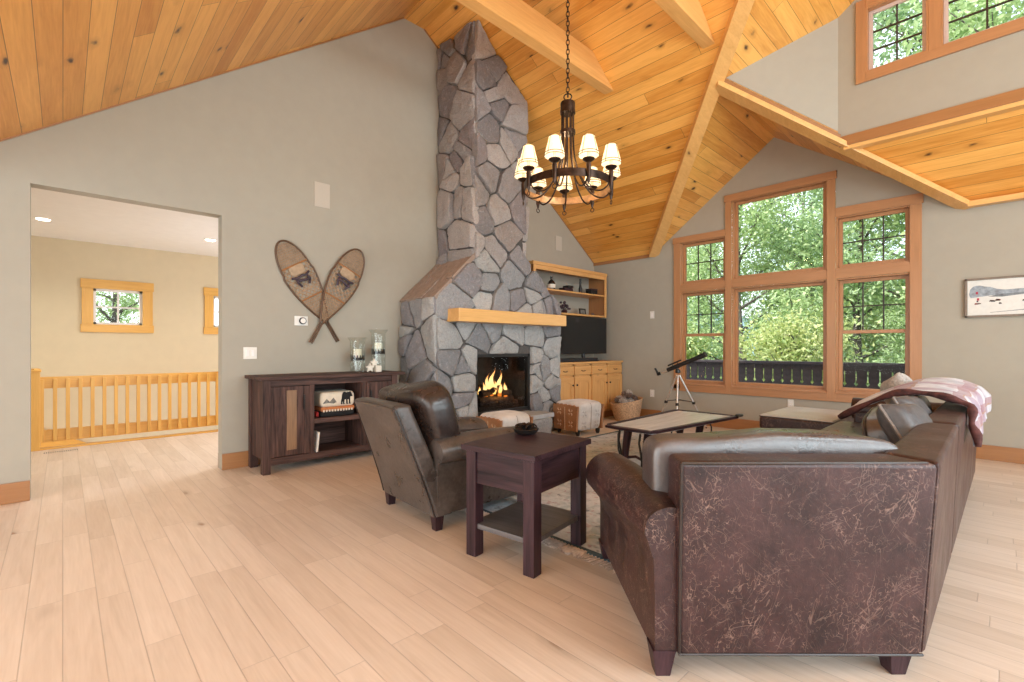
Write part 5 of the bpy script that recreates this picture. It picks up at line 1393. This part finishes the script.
# ------------------------------------------------------------------ chandelier
CXc, CYc, ZRc = -2.685, 3.245, 2.60
CH = thing('chandelier', 'bronze ring chandelier with nine small lit shades hanging from the ridge', 'chandelier', (CXc, CYc, ZRc))
G().lathe([(.0, 0), (.07, 0), (.075, -.015), (.045, -.045), (.012, -.055), (.0, -.055)], (CXc, CYc, ZR - .001), 24).out('canopy', 'bronze', CH)
z = ZR - .05; g = G(); k = 0
while z > 3.44:
    rot = PI / 2 * (k % 2) + .4; pts = []
    for j in range(14): a = 2 * PI * j / 14; pts.append((CXc + .014 * math.cos(a) * math.cos(rot), CYc + .014 * math.cos(a) * math.sin(rot), z - .026 + .028 * math.sin(a)))
    g.tube(pts, .004, 5, closed=True); z -= .042; k += 1
g.out('chain', 'bronze', CH)
g = G(); g.tube([(CXc + .028 * math.cos(a), CYc + .02 * math.cos(a), 3.405 + .03 * math.sin(a)) for a in [2 * PI * j / 16 for j in range(16)]], .006, 6, closed=True)
g.out('hanging_loop', 'bronze', CH)
G().lathe([(.0, 3.38), (.02, 3.375), (.03, 3.36), (.062, 3.355), (.066, 3.345), (.064, 3.27), (.060, 3.265), (.0, 3.262)], (CXc, CYc, 0), 24).out('top_cap', 'bronze', CH)
for zz in (3.27, 3.09): G().lathe([(.062, zz - .014), (.068, zz - .014), (.068, zz + .014), (.062, zz + .014), (.062, zz - .014)], (CXc, CYc, 0), 28).out('collar_band', 'bronze', CH)
RR = .385
rows = [[], [], [], []]; g = G(); n = 72
for k in range(n):
    a = 2 * PI * k / n; c, s = math.cos(a), math.sin(a)
    for r, (rad, zz) in zip(rows, ((RR - .004, -.032), (RR + .004, -.032), (RR + .004, .032), (RR - .004, .032))): r.append((CXc + rad * c, CYc + rad * s, ZRc + zz))
g.quadsheet(rows, closed_u=True, closed_v=True)
rg = g.out('ring', 'bronze', CH, smooth=30)
g = G()
for r in rows: r.clear()
for k in range(n):
    a = 2 * PI * k / n; c, s = math.cos(a), math.sin(a)
    for r, (rad, zz) in zip(rows, ((RR - .0062, -.0315), (RR - .0045, -.0315), (RR - .0045, .0315), (RR - .0062, .0315))): r.append((CXc + rad * c, CYc + rad * s, ZRc + zz))
g.quadsheet(rows, closed_u=True, closed_v=True); g.out('lit_ring_inside', 'bronzelit', rg, smooth=30)  # thin paler band so the ring's inside reads as lit
def chl(a):
    c, s = math.cos(a), math.sin(a); R = lambda r, z: (CXc + r * c, CYc + r * s, ZRc + z)
    pts = [R(.052, .66), R(.052, .50), R(.055, .36), R(.075, .22), R(.13, .07), R(.22, -.045), R(.31, -.075), R(.365, -.05), R(RR - .005, -.025)]
    q = []
    for i in range(len(pts) - 1):
        p0, p1, p2, p3 = [Vector(pts[min(max(i + d, 0), len(pts) - 1)]) for d in (-1, 0, 1, 2)]
        for m in range(4): u = m / 4; q.append(.5 * ((2 * p1) + (p2 - p0) * u + (2 * p0 - 5 * p1 + 4 * p2 - p3) * u * u + (3 * p1 - p0 - 3 * p2 + p3) * u ** 3))
    q.append(Vector(pts[-1])); G().tube(q, .0075, 8).out('arm_rod', 'bronze', CH)
    x, y = CXc + (RR + .016) * c, CYc + (RR + .016) * s; o = (x, y, ZRc)
    L = G().lathe([(.0, -.095), (.008, -.085), (.013, -.065), (.017, -.05), (.021, .06), (.017, .075), (.03, .085), (.048, .098), (.05, .106), (.02, .104), (.014, .11), (.0, .11)], o, 18).out('candle_cup', 'bronze', CH)
    G().tube([(x + .018 * math.cos(b) * s, y - .018 * math.cos(b) * c, ZRc - .113 + .018 * math.sin(b)) for b in [2 * PI * j / 14 for j in range(14)]], .004, 5, closed=True).out('drop_ring', 'bronze', L)
    G().lathe([(.0, .11), (.013, .11), (.013, .175), (.0, .175)], o, 12).out('candle_sleeve', 'wax', L)
    G().blob((x, y, ZRc + .20), (.014, .014, .028), 1, 1, 10, 8).out('bulb', 'bulb', L)
    g = G(); rows = []; nn = 16
    for z, r in ((.128, .082), (.15, .079), (.21, .064), (.262, .049), (.285, .047), (.285, .0455), (.21, .0625), (.128, .0805)):
        rows.append([(x + r * (1 + (.03 if j % 2 else 0)) * math.cos(2 * PI * j / nn), y + r * (1 + (.03 if j % 2 else 0)) * math.sin(2 * PI * j / nn), ZRc + z) for j in range(nn)])
    g.quadsheet(rows, closed_v=True); sh = g.out('lamp_shade', 'shade', CH, smooth=60)
    g = G()
    for zz, r in ((.131, .0835), (.152, .0815), (.285, .048)): g.tube([(x + r * math.cos(2 * PI * j / 20), y + r * math.sin(2 * PI * j / 20), ZRc + zz) for j in range(20)], .003, 4, closed=True)
    for j in range(0, nn, 4): b = 2 * PI * j / nn; g.tube([(x + .084 * math.cos(b), y + .084 * math.sin(b), ZRc + .128), (x + .0662 * math.cos(b), y + .0662 * math.sin(b), ZRc + .21), (x + .0492 * math.cos(b), y + .0492 * math.sin(b), ZRc + .285)], .0026, 4)
    g.out('shade_wire', 'bronze', sh)
    lt = bpy.data.lights.new('lamp_light', 'POINT'); lt.energy = 3; lt.color = (1, .74, .42); lt.shadow_soft_size = .03
    lo = bpy.data.objects.new('lamp_light', lt); COL.objects.link(lo); lo.location = (x, y, ZRc + .325)
for k in range(9): chl(2 * PI * k / 9 + .25)

# ------------------------------------------------------------------ outdoors
struct(G().box(-60, 60, YB + .3, 140, -3.2, -3.0).out('ground', 'ground', smooth=0))
struct(G().box(-9, 6, YB + .21, 9.5, -.15, -.02).out('deck_floor', 'deck', smooth=0))
D = thing('deck_railing', 'dark brown balcony railing with cut-out boards outside the big window', 'railing', (-2, 9.2, -.02))
G().box(-6.5, 3, 9.12, 9.30, .89, .94, .006).out('cap_rail', 'deck', D); G().box(-6.5, 3, 9.225, 9.265, .80, .89, .004).out('upper_rail', 'deck', D); G().box(-6.5, 3, 9.225, 9.265, .10, .19, .004).out('lower_rail', 'deck', D)
pitch = .153; w = pitch
half = [(.002, .06), (.002, .555), (.012, .575), (.030, .595), (.013, .625), (.010, .645), (.010, .80), (.002, .82), (.002, .90)]
k = 0; bd = None
x = -6.4
while x < 2.9:
    if bd is None:
        pts = [(a, z) for a, z in half] + [(w - a, z) for a, z in half[::-1]]
        bd = G().poly(pts, 1, 9.195, 9.222).out('cutout_board', 'deck', D, smooth=0); bd.location.x += x
    else:
        o = bd.copy(); COL.objects.link(o); o.location.x = bd.location.x + (x + 6.4)
    x += pitch
# trees
def make_tree(name, label, group, loc, H, crown, nleaf, mat, seed, ls=.07, low=.15):
    rr = random.Random(seed); t = thing(name, label, 'tree', loc, 0, group)
    g = G(); tips = []
    tr = [Vector((.25 * math.sin(k * .5 + seed), .25 * math.cos(k * .6 + seed) - .25, H * k / 9)) for k in range(10)]
    g.tube(tr, [.15 * (1 - .085 * k) for k in range(10)], 9)
    for b in range(24):
        u = low + (.95 - low) * (b + rr.random()) / 24; i = min(8, int(u * 9)); p = tr[i] + (tr[i + 1] - tr[i]) * (u * 9 - i); a = b * 2.4 + rr.uniform(-.4, .4)
        L = crown * (1.05 - .65 * abs(u - .45)) * rr.uniform(.75, 1.1); d = Vector((math.cos(a), math.sin(a), .35 + .45 * u))
        pts = [p]; q = p.copy(); dd = d.normalized()
        for m in range(5):
            dd = (dd + Vector((rr.uniform(-.25, .25), rr.uniform(-.25, .25), rr.uniform(-.12, .2)))).normalized(); q = q + dd * L / 5; pts.append(q.copy())
            if m >= 1: tips.append((q.copy(), .30 + .20 * (5 - m) / 4))
            if m in (1, 2, 3):
                e = (dd + Vector((rr.uniform(-1, 1), rr.uniform(-1, 1), rr.uniform(-.3, .6)))).normalized(); q2 = q + e * L * .35
                g.tube([q, q + e * L * .18, q2], [.014, .009, .004], 4); tips.append((q2, .42)); tips.append((q + e * L * .18, .34))
        g.tube(pts, [.045, .036, .028, .02, .012, .006], 5)
    g.out('trunk', 'bark', t, True)
    g = G(); bm = g.bm
    for k in range(nleaf):
        c, s = rr.choice(tips); p = c + Vector((rr.gauss(0, s * .75), rr.gauss(0, s * .75), rr.gauss(0, s * .55)))
        n = Vector((rr.gauss(0, 1), rr.gauss(0, 1), rr.gauss(0, 1) + .6)).normalized(); a = n.orthogonal().normalized(); a.rotate(Matrix.Rotation(rr.uniform(0, 6.28), 3, n)); b = n.cross(a); l = ls * rr.uniform(.7, 1.3)
        bm.faces.new([bm.verts.new(p - a * l), bm.verts.new(p + b * l * .48 - n * l * .12), bm.verts.new(p + a * l), bm.verts.new(p - b * l * .48 - n * l * .12)])
    me = bpy.data.meshes.new('foliage'); bm.to_mesh(me); bm.free(); me.materials.append(M[mat]); o = bpy.data.objects.new('foliage', me); COL.objects.link(o); o.parent = t
    return t
GR = 'leafy trees beyond the deck'
ta = make_tree('maple_tree', 'bright green leafy tree growing beyond the deck railing', GR + ' bright', (-5.2, 14.5, -3), 8.6, 2.6, 26000, 'leafa', 1, .055)
tb_ = make_tree('birch_tree', 'thin branched tree with darker green leaves beyond the deck railing', GR + ' darker', (-2.6, 16.0, -3), 9.2, 2.6, 17000, 'leafb', 2, .055)
for x, y, r, s in ((-9.4, 17.6, 1.2, .95), (-1.0, 14.2, 2.2, .62), (.9, 15.8, 4.1, 1.6), (-5.6, 23.5, .4, 1.0), (-13.2, 19.5, 3.3, 1.1)):
    o = dup(ta, (x, y, -3), r); o.scale = (s, s, s)
for x, y, r, s in ((-7.6, 29, 1.9, 1.5), (-14, 27, .9, 1.3), (-1.7, 20.5, 3.4, 1.75), (5.2, 24, 2.2, 1.5), (-10.8, 23.5, 2.7, 1.0)):
    o = dup(tb_, (x, y, -3), r); o.scale = (s, s, s)
tcg = make_tree('autumn_shrub', 'yellow tinged bush at the foot of the trees beyond the deck', GR + ' yellow', (-3.4, 12.2, -3), 4.3, 1.5, 12000, 'leafc', 3, .055, .3)
for x, y, r, s in ((-6.9, 12.6, 2, .95), (-3.3, 19.6, 4, 1.25)):
    o = dup(tcg, (x, y, -3), r); o.scale = (s, s, s)
# trees outside the hall windows
for x, y, r, s in ((-15.5, 1.2, 1.0, .85), (-17.5, 6.2, 2.4, .9)):
    o = dup(ta, (x, y, -3), r, 'bright green leafy tree seen through the hall windows'); o.scale = (s, s, s); o['group'] = 'trees outside the hall'
# distant hill
g = G(); P = []
for i in range(40):
    q = []
    for j in range(10):
        x = -160 + 260 * i / 39; y = 110 + 70 * j / 9; h = (26 + 12 * math.sin(i * .21 + 1.0) + 7 * noise.noise(Vector((i * .25, j * .4, 0)))) * math.sin(PI * j / 18) ; q.append((x, y, -6 + h))
    P.append(q)
g.quadsheet(P); struct(g.out('hill', 'hill', smooth=180))

# ------------------------------------------------------------------ light, sky, camera
w = bpy.data.worlds.new('sky'); SC.world = w; w.use_nodes = True; nt = w.node_tree; nt.nodes.clear()
o = nt.nodes.new('ShaderNodeOutputWorld'); bg = nt.nodes.new('ShaderNodeBackground'); sk = nt.nodes.new('ShaderNodeTexSky')
sk.sky_type = 'NISHITA'; sk.sun_disc = False; sk.sun_elevation = math.radians(42); sk.sun_rotation = math.radians(200); sk.air_density = 1.2; sk.dust_density = 2.5; sk.ozone_density = 1
tc = nt.nodes.new('ShaderNodeTexCoord'); nz = nt.nodes.new('ShaderNodeTexNoise'); nz.inputs['Scale'].default_value = 2.2; nz.inputs['Detail'].default_value = 5
rp = nt.nodes.new('ShaderNodeValToRGB'); rp.color_ramp.elements[0].position = .35; rp.color_ramp.elements[1].position = .6
mx = nt.nodes.new('ShaderNodeMix'); mx.data_type = 'RGBA'; mx.inputs[7].default_value = (7.5, 7.8, 8.4, 1)
L = nt.links.new
L(tc.outputs['Generated'], nz.inputs['Vector']); L(nz.outputs[0], rp.inputs[0]); L(rp.outputs[0], mx.inputs[0]); L(sk.outputs[0], mx.inputs[6]); L(mx.outputs[2], bg.inputs[0]); L(bg.outputs[0], o.inputs[0])
bg.inputs[1].default_value = .34
def light(name, kind, loc, rot, e, c, **kw):
    l = bpy.data.lights.new(name, kind); l.energy = e; l.color = c
    for k, v in kw.items(): setattr(l, k, v)
    ob = bpy.data.objects.new(name, l); COL.objects.link(ob); ob.location = loc; ob.rotation_euler = rot; return ob
light('sun', 'SUN', (0, 0, 20), (math.radians(48), 0, math.radians(-18)), 4.8, (1, .95, .86), angle=math.radians(1.5))
# added fill lamps standing in for daylight at the unseen windows behind the camera
light('fill_side', 'AREA', (X1 + .05, (EY0 + EY1) / 2, (EZ0 + EZ1) / 2), (0, math.radians(90), 0), 290, (.80, .95, 1), shape='RECTANGLE', size=EZ1 - EZ0, size_y=EY1 - EY0)
light('fill_back', 'AREA', ((SX0 + SX1) / 2, Y0 - .05, 1.3), (math.radians(90), 0, 0), 225, (.80, .95, 1), shape='RECTANGLE', size=SX1 - SX0, size_y=1.9)
light('fill_upper', 'AREA', (X1 + .05, (UY0 + UY1) / 2, (UZ0 + UZ1) / 2), (0, math.radians(90), 0), 250, (.82, .96, 1), shape='RECTANGLE', size=UZ1 - UZ0, size_y=UY1 - UY0)
for k, (x, y) in enumerate(((-7.40, -.16), (-7.30, 1.42), (-6.2, .6))):
    light('hall_light', 'SPOT', (x, y, HZ - .03), (0, 0, 0), 36, (1, .93, .80), spot_size=math.radians(140), spot_blend=.7, shadow_soft_size=.06)
light('hall_fill', 'AREA', (-6.7, 3.15, 1.45), (math.radians(-90), 0, 0), 52, (.93, .96, 1), shape='RECTANGLE', size=1.8, size_y=1.6)  # added lamp that brightens the hall from its unseen side
light('stair_daylight', 'AREA', (-8.2, -1.5, -.6), (math.radians(-90), 0, 0), 60, (.78, .90, 1), size=1.0)
light('fire_glow', 'POINT', (-4.55, 4.09, .62), (0, 0, 0), 5, (1, .5, .15), shadow_soft_size=.08)
cam = bpy.data.cameras.new('camera'); co = bpy.data.objects.new('camera', cam); COL.objects.link(co)
co.location = (0, 0, 1.18); co.rotation_euler = (math.radians(90), 0, math.radians(46.3595))
cam.sensor_fit = 'HORIZONTAL'; cam.sensor_width = 36; cam.lens = 470.864 / 1024 * 36; cam.shift_y = (347.56 - 341) / 1024; cam.clip_start = .05; cam.clip_end = 500
SC.camera = co
SC.view_settings.view_transform = 'Standard'; SC.view_settings.look = 'None'; SC.view_settings.gamma = 1; SC.view_settings.exposure = 0.02
SC.view_settings.use_curve_mapping = False
SC.cycles.use_denoising = True
SC.cycles.max_bounces = 8; SC.cycles.diffuse_bounces = 5; SC.cycles.transparent_max_bounces = 12; SC.cycles.sample_clamp_indirect = 6
SC.cycles.caustics_reflective = False; SC.cycles.caustics_refractive = False
